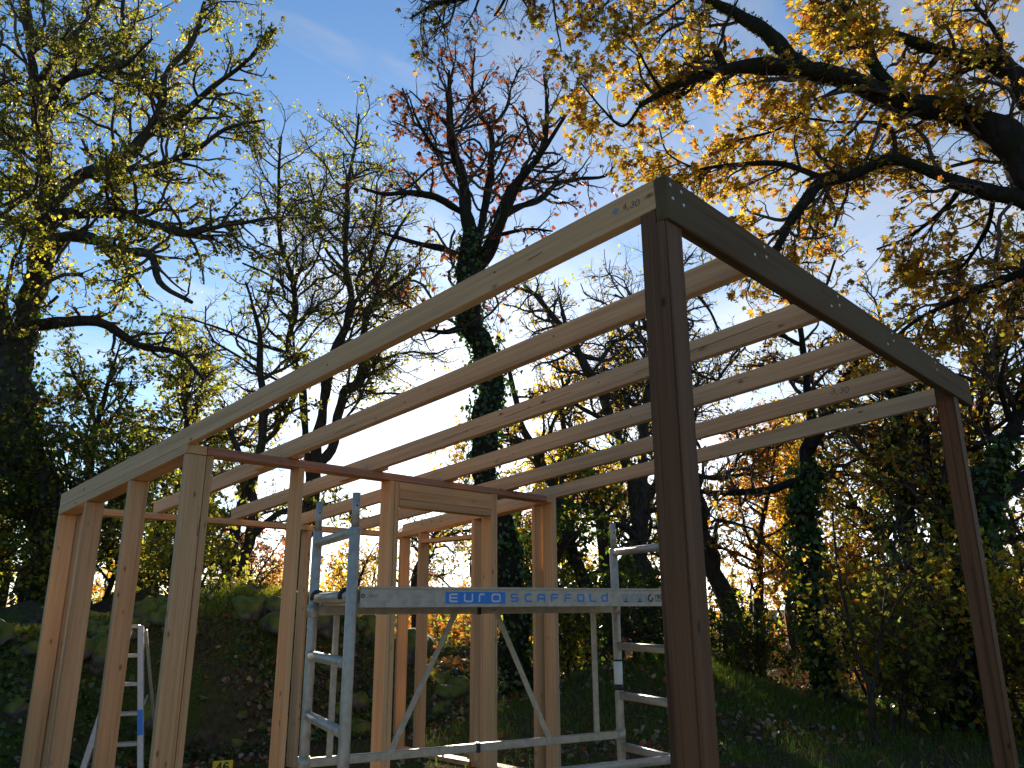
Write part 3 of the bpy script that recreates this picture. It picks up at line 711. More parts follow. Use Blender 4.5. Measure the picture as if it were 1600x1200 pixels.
def join(parts):
    V = []; F = []; o = 0
    for v, f in parts: V.append(v); F.append(f+o); o += len(v)
    return np.concatenate(V), np.concatenate(F)
def smooth_line(rng, pts, rad, step, wob):
    pts = np.asarray(pts, float); rad = np.asarray(rad, float)
    e = np.vstack([2*pts[0]-pts[1], pts, 2*pts[-1]-pts[-2]])
    outp, outr = [], []
    for i in range(len(pts)-1):
        p0, p1, p2, p3 = e[i:i+4]; m = max(2, int(np.linalg.norm(p2-p1)/step)+1)
        for k in range(m):
            t = k/m
            outp.append(0.5*((2*p1)+(-p0+p2)*t+(2*p0-5*p1+4*p2-p3)*t*t+(-p0+3*p1-3*p2+p3)*t**3)); outr.append(rad[i]*(1-t)+rad[i+1]*t)
    outp.append(pts[-1]); outr.append(rad[-1])
    p = np.array(outp); r = np.array(outr)
    ph = rng.uniform(0, 50)
    w = np.stack([noise3(p+ph, 1.7, 2), noise3(p+ph+31, 1.7, 2), noise3(p+ph+77, 1.7, 2)], -1)
    fade = np.minimum(1, np.arange(len(p))/3.0)[:, None]
    return p+w*wob*np.maximum(r, 0.03)[:, None]*fade, r
def children(rng, lines, dens, t0, ang, lenf, P, wig, trop, rfrac, lmin, bias=None):
    """lines: list of (pts(n,P,3), rad) ; dens: children per metre -> arrays for the next level"""
    S, D, L, Rr = [], [], [], []
    for pts, rad in lines:
        n, Pp, _ = pts.shape
        seg = np.linalg.norm(np.diff(pts, axis=1), axis=2); ln = seg.sum(1)
        cnt = np.maximum(1, rng.poisson(ln*dens*(1-t0)))
        ix = np.repeat(np.arange(n), cnt); m = len(ix)
        t = t0+(1-t0)*rng.random(m)**0.85
        x = t*(Pp-1); i = np.minimum(x.astype(int), Pp-2); f = (x-i)[:, None]
        S.append(pts[ix, i]*(1-f)+pts[ix, i+1]*f)
        tan = unit(pts[ix, i+1]-pts[ix, i])
        pr = unit(np.cross(tan, rng.normal(size=(m, 3))))
        a = ang*(0.6+0.8*rng.random(m))[:, None]
        d = tan*np.cos(a)+pr*np.sin(a)
        if bias is not None: d = d+np.asarray(bias)
        D.append(unit(d))
        L.append(np.maximum(lmin, ln[ix]*lenf*(1-0.55*t)*(0.45+0.9*rng.random(m))))
        Rr.append((rad[ix, i]*(1-f[:, 0])+rad[ix, i+1]*f[:, 0])*rfrac)
    S, D, L, Rr = map(np.concatenate, (S, D, L, Rr))
    pts = walk(rng, S, D, L, P, wig, trop)
    rad = Rr[:, None]*np.linspace(1, 0.35, P)[None]
    return pts, rad
def leaf_template(kind):
    if kind == 'oak':
        V = np.array([(0, 0, 0), (.17, .22, .05), (.30, .50, .07), (.22, .80, .03), (0, 1, -.08), (-.22, .80, .03), (-.30, .50, .07), (-.17, .22, .05)])
        F = np.array([(0, 1, 2, 3), (0, 3, 4, 5), (0, 5, 6, 7)])
    elif kind == 'maple':
        an = np.radians([-90, -62, -20, -2, 18, 38, 62, 76, 90, 104, 118, 142, 162, 182, 200, 242]); rr = [.30, .42, .52, .30, .62, .60, .34, .62, .80, .62, .34, .60, .62, .30, .52, .42]
        V = np.array([(0, 0, 0.05)]+[(r*math.cos(a), r*math.sin(a), -0.10*r*r*2) for a, r in zip(an, rr)]); V[:, 1] += .35
        n = len(an); F = np.array([(0, k+1, (k+1) % n+1) for k in range(n)])
    elif kind == 'ivy':
        V = np.array([(0, 0, 0), (.40, .05, .05), (.42, .40, .02), (0, 1, -.12), (-.42, .40, .02), (-.40, .05, .05)])
        F = np.array([(0, 1, 2, 3), (0, 3, 4, 5)])
    elif kind == 'big':
        V = np.array([(0, 0, 0), (.26, .20, .10), (.38, .48, .12), (.25, .80, .0), (0, 1.0, -.18), (-.25, .80, .0), (-.38, .48, .12), (-.26, .20, .10)])
        F = np.array([(0, 1, 2, 3), (0, 3, 4, 5), (0, 5, 6, 7)])
    elif kind == 'blade':
        V = np.array([(-.03, 0, 0), (.03, 0, 0), (.02, .6, .05), (0, 1, .22), (-.02, .6, .05)]); F = np.array([(0, 1, 2, 4), (4, 2, 3, 3)])
        F = np.array([(0, 1, 2), (0, 2, 4), (4, 2, 3)])
    else:
        V = np.array([(0, 0, 0), (.30, .5, .06), (0, 1, -.05), (-.30, .5, .06)]); F = np.array([(0, 1, 2), (0, 2, 3)])
    return V.astype(float), F
def leaf_cloud(rng, pos, axis, size, kind, col, updir=None):
    V0, F0 = leaf_template(kind); n = len(pos)
    y = unit(axis); nz_ = rng.normal(size=(n, 3)) if updir is None else updir+rng.normal(size=(n, 3))*0.35
    x = unit(np.cross(y, nz_)); z = np.cross(x, y)
    s = size[:, None, None]
    V = pos[:, None, :]+s*(V0[None, :, 0:1]*x[:, None, :]+V0[None, :, 1:2]*y[:, None, :]+V0[None, :, 2:3]*z[:, None, :])
    F = (F0[None]+(np.arange(n)*len(V0))[:, None, None]).reshape(-1, F0.shape[1])
    return V.reshape(-1, 3), F, np.repeat(col, len(V0), 0)
def pick_cols(rng, n, pal, pos=None, clump=0.6):
    """palette [(weight,(r,g,b))]; neighbours tend to share a colour"""
    w = np.array([p[0] for p in pal], float); w /= w.sum(); cw = np.cumsum(w); C = np.array([p[1] for p in pal], float)
    x = rng.random(n)
    if pos is not None:
        k = 0.5+0.5*np.tanh(noise3(pos, 0.55, 3)*1.3); x = np.clip((1-clump)*x+clump*k, 0, 0.9999)
    i = np.searchsorted(cw, x); i = np.minimum(i, len(pal)-1)
    return C[i]*(0.65+0.7*rng.random((n, 1)))*(1+0.12*rng.normal(size=(n, 3)))
OLIVE = (0.145, 0.14, 0.03); YGREEN = (0.33, 0.32, 0.045); YELLOW = (0.60, 0.43, 0.05); GOLD = (0.52, 0.29, 0.04); ORANGE = (0.38, 0.14, 0.025)
RUST = (0.26, 0.075, 0.03); BROWN = (0.16, 0.085, 0.035); GREEN = (0.075, 0.115, 0.018); IVY = (0.028, 0.065, 0.014); PINK = (0.36, 0.13, 0.085)

TREE_STATS = []
def build_tree(name, label, limbs, depth, pal, seed, d1=2.2, d2=3.2, d3=4.5, l1=0.42, l2=0.45, l3=0.5, ang=0.95, wig=0.22, trop=0.03,
               leaf='oak', lsize=0.08, per=3, lmin=(0.5, 0.22, 0.12), step=0.16, wob=0.6, barkmat='bark', ntrunk=1, group=None, ivy=None, bare=0.0, t0=0.25, sides0=12, moss=0, world=False, droop=0.5, leafobj=0, crown_kind='stuff', gbase=True, twig_r=0.0021, noleaf_below=None, dm=1.0, bias=None, thin_left=None, cap=1.0):
    rng = np.random.default_rng(seed)
    lines = []
    for li, lb_ in enumerate(limbs):
        if world: pts = [np.array(p[:3]) for p in lb_]; rad = [p[3] for p in lb_]
        else:
            pts, rad = [], []
            for p in lb_:
                d = depth+(p[3] if len(p) > 3 else 0.0); q = P3(p[0], p[1], d); pts.append(q); rad.append(p[2]/2*zdep(q)/FPX)
        if li < ntrunk and gbase and (li == 0 or lb_[0][1] > 930 or world):
            b0 = pts[0]; gz0 = float(hgt(b0[0], b0[1]))
            if gz0 < b0[2]-0.05:
                dirn = (pts[0]-pts[1]); k = min(1.5, (b0[2]-gz0+0.15)/max(0.3, -dirn[2])); pts.insert(0, np.array([b0[0]+dirn[0]*k*0.5, b0[1]+dirn[1]*k*0.5, gz0-0.15])); rad.insert(0, rad[0]*1.25)
            else: pts[0] = np.array([b0[0], b0[1], gz0-0.15])
        lines.append(smooth_line(rng, pts, rad, step, wob))
    base = lines[0][0][0]
    root = empty(name, (base[0], base[1], float(hgt(base[0], base[1]))))
    tag(root, label, 'tree' if 'shrub' not in name and 'sapling' not in name else name.split('_')[-1], group)
    for li, (p, r) in enumerate(lines):
        ns = sides0 if r.max() > 0.05 else 8
        V, F = tubes(p[None], r[None], ns)
        # knobbly bark
        ctr = np.repeat(p, ns, 0); off = V-ctr
        V = ctr+off*(1+0.16*noise3(V, 5.0, 3)+0.08*noise3(V+9, 14.0, 2))[:, None]
        link('trunk' if li < ntrunk else 'limb', mesh_np('trunk' if li < ntrunk else 'limb', V, [F], True, None, M[barkmat]), root)
    fine = [(p[None], r[None]) for p, r in lines]
    big = [(p[None], r[None]) for (p, r), L_ in zip(lines, limbs)]
    # skip the clean lower part of the trunk
    big2 = []
    for k, (p, r) in enumerate(big):
        if k < ntrunk:
            c = int(p.shape[1]*t0*1.6); 
            if p.shape[1]-c > 3: big2.append((p[:, c:], r[:, c:]))
        else: big2.append((p, r))
    def sub(lines_, P_):   # resample every line to the same count
        return lines_
    a1 = children(rng, big2, d1*1.5*dm, 0.15, ang, l1, 9, wig, trop, 0.55, lmin[0], bias)
    a1 = (a1[0], np.minimum(a1[1], 0.034*cap))
    a2 = children(rng, [a1], d2*1.9*dm, 0.15, ang*0.9, l2*1.1, 7, wig*1.1, trop, 0.6, lmin[1])
    a2 = (a2[0], np.minimum(a2[1], 0.0125*cap))
    a3 = children(rng, [a2], d3*2.0*dm, 0.1, ang*0.85, l3*1.1, 5, wig*1.2, trop, 0.6, lmin[2])
    tips = [(p[:, -5:], r[:, -5:]) for p, r in big2]
    a3 = (a3[0], np.clip(a3[1], twig_r*0.7, 0.0055*cap)); a2 = (a2[0], np.maximum(a2[1], twig_r*1.3)); a1 = (a1[0], np.maximum(a1[1], twig_r*2))
    parts = [tubes(a1[0], a1[1], 6), tubes(a2[0], a2[1], 4), tubes(a3[0], a3[1], 3)]
    V, F = join(parts)
    tw = link('twigs', mesh_np('twigs', V, [F], True, None, M['twig']), root); tw['kind'] = 'stuff'
    nl = 0
    if per > 0:
        pts = a3[0]; n, P_, _ = pts.shape
        # whole sprays are bare or full: leaves thin out in patches
        keep = np.ones(n, bool)
        if bare > 0:
            f = noise3(pts[:, 0], 0.8, 3)*0.8+rng.normal(size=n)*0.45; keep = f > np.quantile(f, bare)
        if noleaf_below is not None: keep &= pts[:, 0, 2] > noleaf_below
        if thin_left is not None: keep &= (((pts[:, 0]-CAM) @ np.array([math.sin(YAW), -math.cos(YAW), 0])) > thin_left) | (rng.random(n) < 0.16)
        pts = pts[keep]; n = len(pts)
        cnt = np.maximum(0, rng.poisson(per, n)); ix = np.repeat(np.arange(n), cnt); m = len(ix)
        t = 0.25+0.75*rng.random(m)**0.6; x = t*(P_-1); i = np.minimum(x.astype(int), P_-2); f = (x-i)[:, None]
        pos = pts[ix, i]*(1-f)+pts[ix, i+1]*f+rng.normal(size=(m, 3))*0.012
        axd = unit(pts[ix, i+1]-pts[ix, i])*0.6+rng.normal(size=(m, 3))*0.75; axd[:, 2] -= droop
        col = np.clip(pick_cols(rng, m, pal, pos), 0.004, 0.9)
        size = lsize*(0.45+0.95*rng.random(m))
        upd = np.tile(np.array([[0, 0, 1.0]]), (m, 1)) if leaf == 'maple' else None
        if leafobj:
            # the nearest leaves one by one, the rest as one mass
            dist = np.linalg.norm(pos-CAM, axis=1)
            q = (pos-CAM) @ CB.T; sx = 800+FPX*q[:, 0]/q[:, 2]; sy = 600-FPX*q[:, 1]/q[:, 2]
            vis = (sx > 0) & (sx < 1600) & (sy > 0) & (sy < 900) & (q[:, 2] > 0)
            order = np.argsort(np.where(vis, dist, 1e9))[:leafobj]
            V0, F0 = leaf_template(leaf); protos = []
            for c in range(6):
                cc = np.clip(np.tile(np.array(pal[c % len(pal)][1])*(0.9+0.1*c), (len(V0), 1)), 0, 0.9)
                protos.append(mesh_np('leaf', V0, [F0], True, cc, M['leaf']))
            for j, o_ in enumerate(order):
                y = axd[o_]/np.linalg.norm(axd[o_]); zz = np.array([0, 0, 1.0])+rng.normal(size=3)*0.4; x_ = np.cross(y, zz); x_ /= np.linalg.norm(x_); z_ = np.cross(x_, y)
                lf = bpy.data.objects.new('leaf', protos[j % 6]); COL.objects.link(lf); s_ = size[o_]
                mm = Matrix([[x_[a]*s_, y[a]*s_, z_[a]*s_, pos[o_][a]] for a in range(3)]+[[0, 0, 0, 1]]); lf.matrix_basis = mm; attach(lf, root)
            sel = np.ones(m, bool); sel[order] = False
            pos, axd, col, size, upd = pos[sel], axd[sel], col[sel], size[sel], (upd[sel] if upd is not None else None); m = len(pos)
        V, F, C = leaf_cloud(rng, pos, axd, size, leaf, col, upd); nl = m
        cr = link('crown', mesh_np('crown', V, [F], True, C, M['leaf']), root); cr['kind'] = 'stuff'
    if ivy:
        n, f0, f1, spread, isz = ivy[:5]; li = ivy[5] if len(ivy) > 5 else [0]
        PP = np.concatenate([lines[k][0] for k in li]); RR = np.concatenate([lines[k][1] for k in li])
        if len(li) == 1: a, b = int(len(PP)*f0), max(int(len(PP)*f1), 2)
        else: a, b = 0, len(PP)
        k = rng.integers(a, b, n)
        dr = unit(rng.normal(size=(n, 3))); dr[:, 2] *= 0.3; dr = unit(dr)
        lump = np.clip(0.55+0.6*noise3(PP[k]+dr*0.5, 1.6, 3), 0.05, 1.6)
        pos = PP[k]+dr*(RR[k]*(0.95+0.25*rng.random(n)) + spread*lump*rng.random(n)**1.5)[:, None]+rng.normal(size=(n, 3))*0.05
        axd = dr*0.4+rng.normal(size=(n, 3))*0.5; axd[:, 2] -= 0.7
        col = np.clip(pick_cols(rng, n, [(5, IVY), (3, GREEN), (0.8, (0.12, 0.15, 0.03))], pos, 0.2), 0.004, 0.5)
        V, F, C = leaf_cloud(rng, pos, axd, isz*(0.6+0.7*rng.random(n)), 'ivy', col, dr)
        iv = link('ivy', mesh_np('ivy', V, [F], True, C, M['ivy']), root); iv['kind'] = 'stuff'; nl += n
    if moss:
        PP = np.concatenate([p for p, r in lines[:moss]]); RR = np.concatenate([r for p, r in lines[:moss]])
        n = 9000; k = rng.integers(0, len(PP)-1, n); dr = unit(rng.normal(size=(n, 3)))
        pos = PP[k]+(PP[k+1]-PP[k])*rng.random((n, 1))*(np.linalg.norm(PP[k+1]-PP[k], axis=1) < 0.6)[:, None]+dr*(RR[k]*0.98)[:, None]
        axd = dr+rng.normal(size=(n, 3))*0.5; axd[:, 2] -= 0.3
        col = np.clip(pick_cols(rng, n, [(1, (0.05, 0.06, 0.014)), (1, (0.08, 0.08, 0.02))]), 0.004, 0.5)
        V, F, C = leaf_cloud(rng, pos, axd, 0.03*(0.4+rng.random(n)), 'diamond', col)
        mo = link('moss', mesh_np('moss', V, [F], True, C, M['grass']), root); mo['kind'] = 'stuff'
    TREE_STATS.append((name, len(a1[0]), len(a2[0]), len(a3[0]), nl))
    return root

# --- large oak on the bank, left
build_tree('oak_tree', 'large spreading oak with olive leaves on the bank at the far left', [
    [(70, 945, 60), (58, 800, 54), (42, 680, 56), (36, 600, 54), (44, 530, 42), (58, 470, 36), (70, 400, 31), (76, 335, 28), (68, 260, 22), (62, 180, 18), (55, 100, 13), (40, 0, 10), (30, -70, 6)],
    [(38, 650, 46), (8, 560, 40, -.3), (-25, 430, 40, -.7), (-50, 260, 30, -1), (-60, 80, 18, -1.2)],
    [(75, 325, 26), (100, 298, 24), (130, 268, 22, .2), (200, 242, 20, .5), (240, 200, 18, .7), (255, 160, 15, .8), (262, 120, 12, .9), (300, 65, 8, 1), (320, 5, 5, 1)],
    [(80, 338, 18), (165, 328, 18, -.4), (200, 333, 16, -.6), (230, 345, 14, -.8), (280, 365, 12, -1), (325, 360, 9, -1.1), (380, 350, 6, -1.2), (425, 340, 4, -1.2)],
    [(62, 400, 26), (90, 372, 22, -.2), (120, 365, 18, -.4), (190, 397, 14, -.9), (235, 400, 12, -1.2), (250, 440, 9, -1.3), (300, 470, 6, -1.5)],
    [(60, 508, 22), (125, 500, 18, .3), (165, 507, 14, .5), (190, 525, 12, .6), (225, 545, 10, .7), (280, 555, 8, .8), (320, 595, 4, .9)],
    [(62, 205, 18), (75, 165, 14, -.3), (100, 125, 12, -.6), (160, 115, 10, -.9), (200, 100, 7, -1.2), (240, 60, 4, -1.4)],
    [(240, 200, 14, .7), (280, 180, 11, .5), (320, 145, 9, .3), (380, 100, 6, 0), (432, 45, 3, -.2)],
    [(130, 270, 12, .2), (230, 262, 10, 0), (300, 240, 8, -.3), (350, 205, 6, -.5), (412, 188, 3, -.7)],
    [(58, 130, 10), (110, 60, 8, .5), (150, 10, 6, .8), (170, -50, 4, 1)],
    [(255, 160, 9, .8), (200, 90, 8, 1.2), (190, 20, 6, 1.5), (200, -50, 4, 1.7)],
    [(0, 500, 20, -.4), (-40, 420, 14, -1), (-60, 330, 10, -1.5)],
    ], 12.5, [(4, OLIVE), (3, YGREEN), (1.2, BROWN), (0.6, GOLD)], 11, cap=0.8, dm=1.38, d1=2.6, d2=3.0, d3=4.6, l1=0.36, per=5.2, lsize=0.064, ntrunk=1,
    ivy=(1700, 0.0, 0.40, 0.10, 0.075), wob=0.5)
# --- slim many-stemmed oak, left of the sun
build_tree('oak_tree', 'slim pale-leaved oak with several wavy stems, between the big oak and the ivy tree', [
    [(466, 960, 27), (474, 850, 26), (482, 770, 25), (492, 710, 20), (503, 640, 16), (512, 590, 14), (530, 545, 14), (550, 476, 12), (543, 417, 9), (541, 343, 8), (543, 288, 6), (555, 233, 5), (560, 178, 3)],
    [(490, 735, 19), (520, 690, 16), (533, 620, 16), (560, 590, 14, .3), (573, 508, 12, .5), (592, 472, 10, .7), (620, 445, 7, .9), (650, 426, 4, 1)],
    [(484, 745, 12), (474, 660, 12, -.3), (465, 580, 11, -.4), (450, 550, 10, -.5), (460, 460, 9, -.6), (440, 380, 7, -.8), (435, 280, 5, -.9), (440, 215, 3, -1)],
    [(452, 552, 7, -.5), (400, 540, 5, -.8), (350, 520, 4, -1), (300, 500, 3, -1.2)],
    [(545, 430, 6), (510, 390, 5, .4), (495, 330, 4, .6), (480, 270, 3, .8)],
    [(550, 476, 8), (590, 430, 6, .3), (610, 380, 5, .5), (640, 330, 3, .7)],
    [(573, 508, 7, .5), (560, 440, 6, 1), (585, 380, 5, 1.3), (600, 300, 3, 1.5)],
    [(460, 460, 5, -.6), (420, 430, 4, -.9), (380, 410, 3, -1.1)],
    ], 15.5, [(3, OLIVE), (3, YGREEN), (1.5, BROWN), (1, GOLD)], 23, cap=0.75, dm=1.65, d1=2.6, d2=3.0, d3=3.6, l1=0.36, per=1.7, lsize=0.068, bare=0.25, wig=0.26)
# --- twin-stemmed small oak seen through the left wall
build_tree('oak_tree', 'small twin-stemmed leaning oak seen through the open back wall on the left', [
    [(345, 958, 20), (360, 890, 19), (373, 830, 17), (398, 740, 15), (412, 640, 13), (408, 560, 10), (400, 500, 7), (385, 440, 4)],
    [(362, 962, 18), (376, 890, 17), (392, 840, 15), (396, 780, 12), (372, 700, 9), (340, 640, 5)],
    [(376, 820, 12), (330, 790, 10, -.4), (290, 775, 7, -.7), (250, 790, 5, -1)],
    [(392, 840, 10), (440, 800, 8, .5), (500, 790, 6, .9), (560, 800, 4, 1.2)],
    [(405, 700, 8), (440, 660, 6, .4), (470, 600, 4, .6)],
    [(365, 880, 9), (310, 870, 7, -.4), (270, 885, 4, -.7)],
    ], 14.0, [(3, OLIVE), (2, YGREEN), (2, BROWN), (2, RUST)], 31, dm=1.8, d1=2.4, d2=3.2, d3=4, l1=0.38, per=2.6, lsize=0.08, bare=0.2, wig=0.28, ntrunk=2)
# --- ivy-clad tree in the middle
build_tree('ivy_clad_tree', 'tall tree with ivy-wrapped trunk and sparse rust-red leaves in front of the sun', [
    [(800, 1150, 46), (796, 1000, 42), (782, 850, 40), (766, 720, 39), (757, 600, 37), (747, 531, 36), (743, 485, 34), (737, 417, 32), (731, 371, 26), (729, 325, 21), (727, 284, 17), (708, 242, 16), (702, 197, 12), (704, 150, 8), (702, 110, 4)],
    [(738, 395, 19), (750, 348, 14, .2), (757, 297, 12, .3), (763, 252, 10, .4), (766, 201, 9, .5), (747, 174, 6, .5), (738, 132, 4, .5), (743, 77, 2, .5)],
    [(742, 420, 22), (761, 395, 21), (780, 352, 19, -.2), (793, 307, 18, -.3), (821, 270, 14, -.5), (844, 242, 11, -.7), (853, 201, 8, -.8), (853, 151, 5, -.9), (850, 120, 2, -.9)],
    [(844, 242, 7, -.7), (862, 215, 6, -.9), (880, 187, 5, -1.1), (903, 151, 2, -1.3)],
    [(788, 335, 11, -.25), (815, 320, 10, 0), (839, 311, 10, .3), (867, 288, 8, .6), (903, 279, 6, .8), (945, 275, 4, 1), (963, 256, 2, 1.1)],
    [(729, 335, 13), (705, 325, 12, -.2), (683, 311, 11, -.4), (642, 302, 9, -.7), (601, 304, 6, -.9), (564, 293, 3, -1)],
    [(734, 405, 12), (705, 397, 10, .3), (683, 389, 10, .5), (637, 380, 7, .8), (592, 362, 4, 1)],
    [(784, 366, 7), (821, 357, 6, -.3), (862, 362, 3, -.5)],
    [(702, 200, 6), (670, 170, 4, .4), (640, 140, 2, .6)],
    [(706, 240, 7), (680, 230, 6, -.5), (655, 190, 4, -.8), (640, 150, 2, -1)],
    [(766, 201, 6, .5), (790, 170, 5, .8), (800, 130, 3, 1), (815, 100, 2, 1.1)],
    [(742, 500, 11), (700, 520, 8, -.4), (660, 515, 6, -.8), (620, 530, 3, -1)],
    ], 13.0, [(4, (0.17, 0.058, 0.034)), (2, (0.12, 0.06, 0.035)), (2, (0.24, 0.08, 0.04)), (1, PINK)], 47, cap=0.7, dm=1.38, d1=2.7, d2=2.9, d3=3.2, l1=0.34, per=0.95, lsize=0.095, leaf='big', bare=0.35, wig=0.24, trop=0.06,
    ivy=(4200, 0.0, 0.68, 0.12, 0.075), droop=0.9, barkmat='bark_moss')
# --- forked trees behind the porch
build_tree('oak_tree', 'forked dark oak behind the scaffold with bare twisting upper branches', [
    [(1022, 1090, 34), (1017, 1030, 32), (1013, 940, 30), (1012, 867, 29), (1004, 804, 27), (990, 765, 22), (973, 721, 17), (950, 640, 14), (925, 590, 13), (905, 555, 12), (885, 515, 10), (862, 485, 9), (840, 460, 6), (820, 445, 4)],
    [(1004, 800, 20), (1006, 740, 17), (1010, 660, 15, .3), (1015, 580, 12, .5), (1040, 510, 10, .7), (1080, 450, 7, .9), (1120, 430, 4, 1)],
    [(905, 555, 9), (935, 560, 8, .3), (955, 535, 7, .5), (985, 520, 6, .6), (990, 480, 4, .7), (960, 460, 3, .7)],
    [(960, 670, 8), (915, 640, 7, -.3), (880, 620, 5, -.5), (840, 610, 3, -.6)],
    [(1010, 640, 9, .3), (970, 620, 8, .6), (940, 615, 6, .8)],
    [(1012, 860, 12), (985, 830, 10, -.3), (960, 820, 7, -.5)],
    [(1015, 900, 12), (985, 935, 9, .3), (965, 985, 7, .5)],
    [(1080, 450, 5, .9), (1110, 490, 4, 1.1), (1130, 540, 3, 1.2)],
    [(1040, 510, 7, .7), (1060, 560, 6, .9), (1100, 590, 4, 1.1), (1150, 600, 3, 1.2)],
    ], 14.5, [(3, YGREEN), (3, YELLOW), (2, BROWN)], 53, cap=0.75, dm=1.9, d1=2.6, d2=3.2, d3=3.6, l1=0.34, per=0.9, lsize=0.07, bare=0.55, wig=0.30, barkmat='bark')
build_tree('oak_tree', 'leaning dark stem with yellow leaves just right of the corner of the room', [
    [(940, 1090, 26), (929, 1025, 24), (918, 950, 23), (896, 867, 21), (880, 815, 20), (862, 760, 17), (842, 721, 14), (815, 660, 11), (800, 600, 8), (790, 560, 5)],
    [(896, 867, 10), (860, 850, 8, .3), (830, 860, 5, .5)],
    [(870, 780, 10), (905, 790, 9, .2), (930, 785, 6, .4)],
    [(842, 721, 8), (860, 670, 7, .3), (880, 620, 5, .5), (870, 560, 3, .6)],
    ], 15.2, [(3, YGREEN), (3, YELLOW), (2, GREEN)], 59, dm=1.6, d1=2.6, d2=3.2, d3=3.8, l1=0.38, per=2.2, lsize=0.085, bare=0.3, wig=0.27, ivy=(900, 0, .5, .25, .08))
build_tree('oak_tree', 'upright dark stem with a right-angled side branch behind the platform', [
    [(968, 1080, 24), (960, 1000, 22), (950, 930, 21), (944, 880, 20), (936, 804, 18), (925, 762, 16), (910, 725, 14), (893, 695, 11), (880, 640, 8), (890, 580, 5)],
    [(926, 762, 10), (895, 745, 9, -.3), (870, 742, 7, -.4), (835, 730, 4, -.5)],
    [(946, 890, 9), (905, 905, 8, .4), (870, 890, 5, .6)],
    [(938, 820, 9), (965, 780, 7, .4), (975, 740, 5, .6)],
    ], 16.5, [(3, YGREEN), (4, YELLOW), (2, GOLD)], 61, dm=1.6, d1=2.8, d2=3.2, d3=4.0, l1=0.40, per=3.2, lsize=0.09, bare=0.15, wig=0.27)
# --- ivy tree right
build_tree('ivy_clad_tree', 'ivy-clad oak right of the near post, its bare limb reaching left under the rafters', [
    [(1318, 1150, 33), (1305, 1090, 32), (1290, 1020, 31), (1273, 956, 29), (1262, 875, 28), (1258, 820, 27), (1260, 767, 26), (1267, 712, 25), (1278, 685, 22), (1300, 655, 18), (1316, 610, 15), (1335, 572, 12), (1360, 545, 9), (1420, 500, 5)],
    [(1266, 700, 17), (1262, 647, 14), (1257, 593, 12), (1254, 540, 10), (1246, 480, 8), (1235, 430, 6), (1240, 380, 4)],
    [(1258, 752, 13), (1230, 756, 12, -.2), (1200, 763, 11, -.4), (1150, 768, 9, -.7), (1095, 768, 7, -.9), (1060, 760, 4, -1)],
    [(1262, 660, 9), (1225, 690, 8, .4), (1190, 690, 6, .7), (1150, 720, 4, 1)],
    [(1330, 580, 9), (1390, 590, 7, -.4), (1430, 640, 6, -.7), (1450, 700, 4, -1)],
    [(1290, 668, 9), (1340, 680, 8, .5), (1390, 720, 6, .9), (1440, 740, 4, 1.2)],
    [(1254, 540, 7), (1210, 520, 6, -.3), (1170, 530, 5, -.5), (1140, 560, 3, -.6)],
    [(1246, 480, 6), (1290, 450, 5, .4), (1310, 400, 4, .6)],
    ], 12.5, [(3, OLIVE), (2, YGREEN), (3, GOLD), (1.5, BROWN)], 67, dm=1.7, d1=2.8, d2=3.3, d3=3.8, l1=0.36, per=2.4, lsize=0.075, bare=0.35, wig=0.28,
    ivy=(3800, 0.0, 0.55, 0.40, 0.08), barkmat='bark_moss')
# --- dark oak behind the far post
build_tree('oak_tree', 'dark thick-limbed oak behind the far post at the right edge', [
    [(1492, 1180, 52), (1498, 1080, 50), (1506, 960, 48), (1515, 860, 46), (1528, 783, 40), (1550, 723, 28), (1577, 658, 20), (1600, 600, 16), (1625, 520, 11), (1640, 420, 6)],
    [(1530, 800, 26), (1556, 783, 22), (1600, 742, 16, .2), (1660, 690, 10, .4)],
    [(1515, 860, 22), (1480, 790, 18, .5), (1450, 730, 15, .8), (1440, 660, 12, 1), (1400, 620, 8, 1.2), (1370, 600, 5, 1.3)],
    [(1555, 715, 12), (1540, 650, 10, .5), (1545, 580, 8, .8), (1530, 500, 5, 1)],
    [(1506, 930, 16), (1450, 900, 12, .3), (1400, 890, 8, .6), (1350, 900, 5, .8)],
    [(1577, 658, 9), (1560, 600, 8, -.4), (1575, 540, 5, -.6)],
    [(1450, 730, 8, .8), (1410, 720, 7, .6), (1370, 740, 4, .4)],
    ], 11.0, [(3, OLIVE), (2, GREEN), (3, GOLD), (2, YGREEN)], 71, dm=1.5, d1=3.0, d2=3.4, d3=4.0, l1=0.38, per=2.3, lsize=0.07, bare=0.15, wig=0.28,
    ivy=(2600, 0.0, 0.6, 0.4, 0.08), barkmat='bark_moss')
build_tree('oak_tree', 'straight dark trunk half hidden in green leaves between the ivy oak and the far post', [
    [(1440, 1190, 34), (1432, 1080, 32), (1424, 980, 30), (1414, 875, 28), (1404, 767, 24), (1398, 685, 18), (1410, 620, 12), (1430, 560, 7), (1440, 500, 4)],
    [(1416, 890, 12), (1380, 840, 10, .4), (1350, 800, 7, .8), (1320, 790, 4, 1)],
    [(1406, 790, 12), (1450, 780, 9, -.4), (1490, 800, 6, -.7)],
    [(1400, 700, 10), (1360, 660, 8, .5), (1330, 650, 5, .8)],
    ], 12.2, [(3, GREEN), (2, OLIVE), (3, GOLD), (3, YGREEN)], 73, dm=1.4, d1=3.2, d2=3.4, d3=4.2, l1=0.42, per=3.2, lsize=0.075, wig=0.27, ivy=(3000, 0.0, 0.8, 0.5, 0.08))
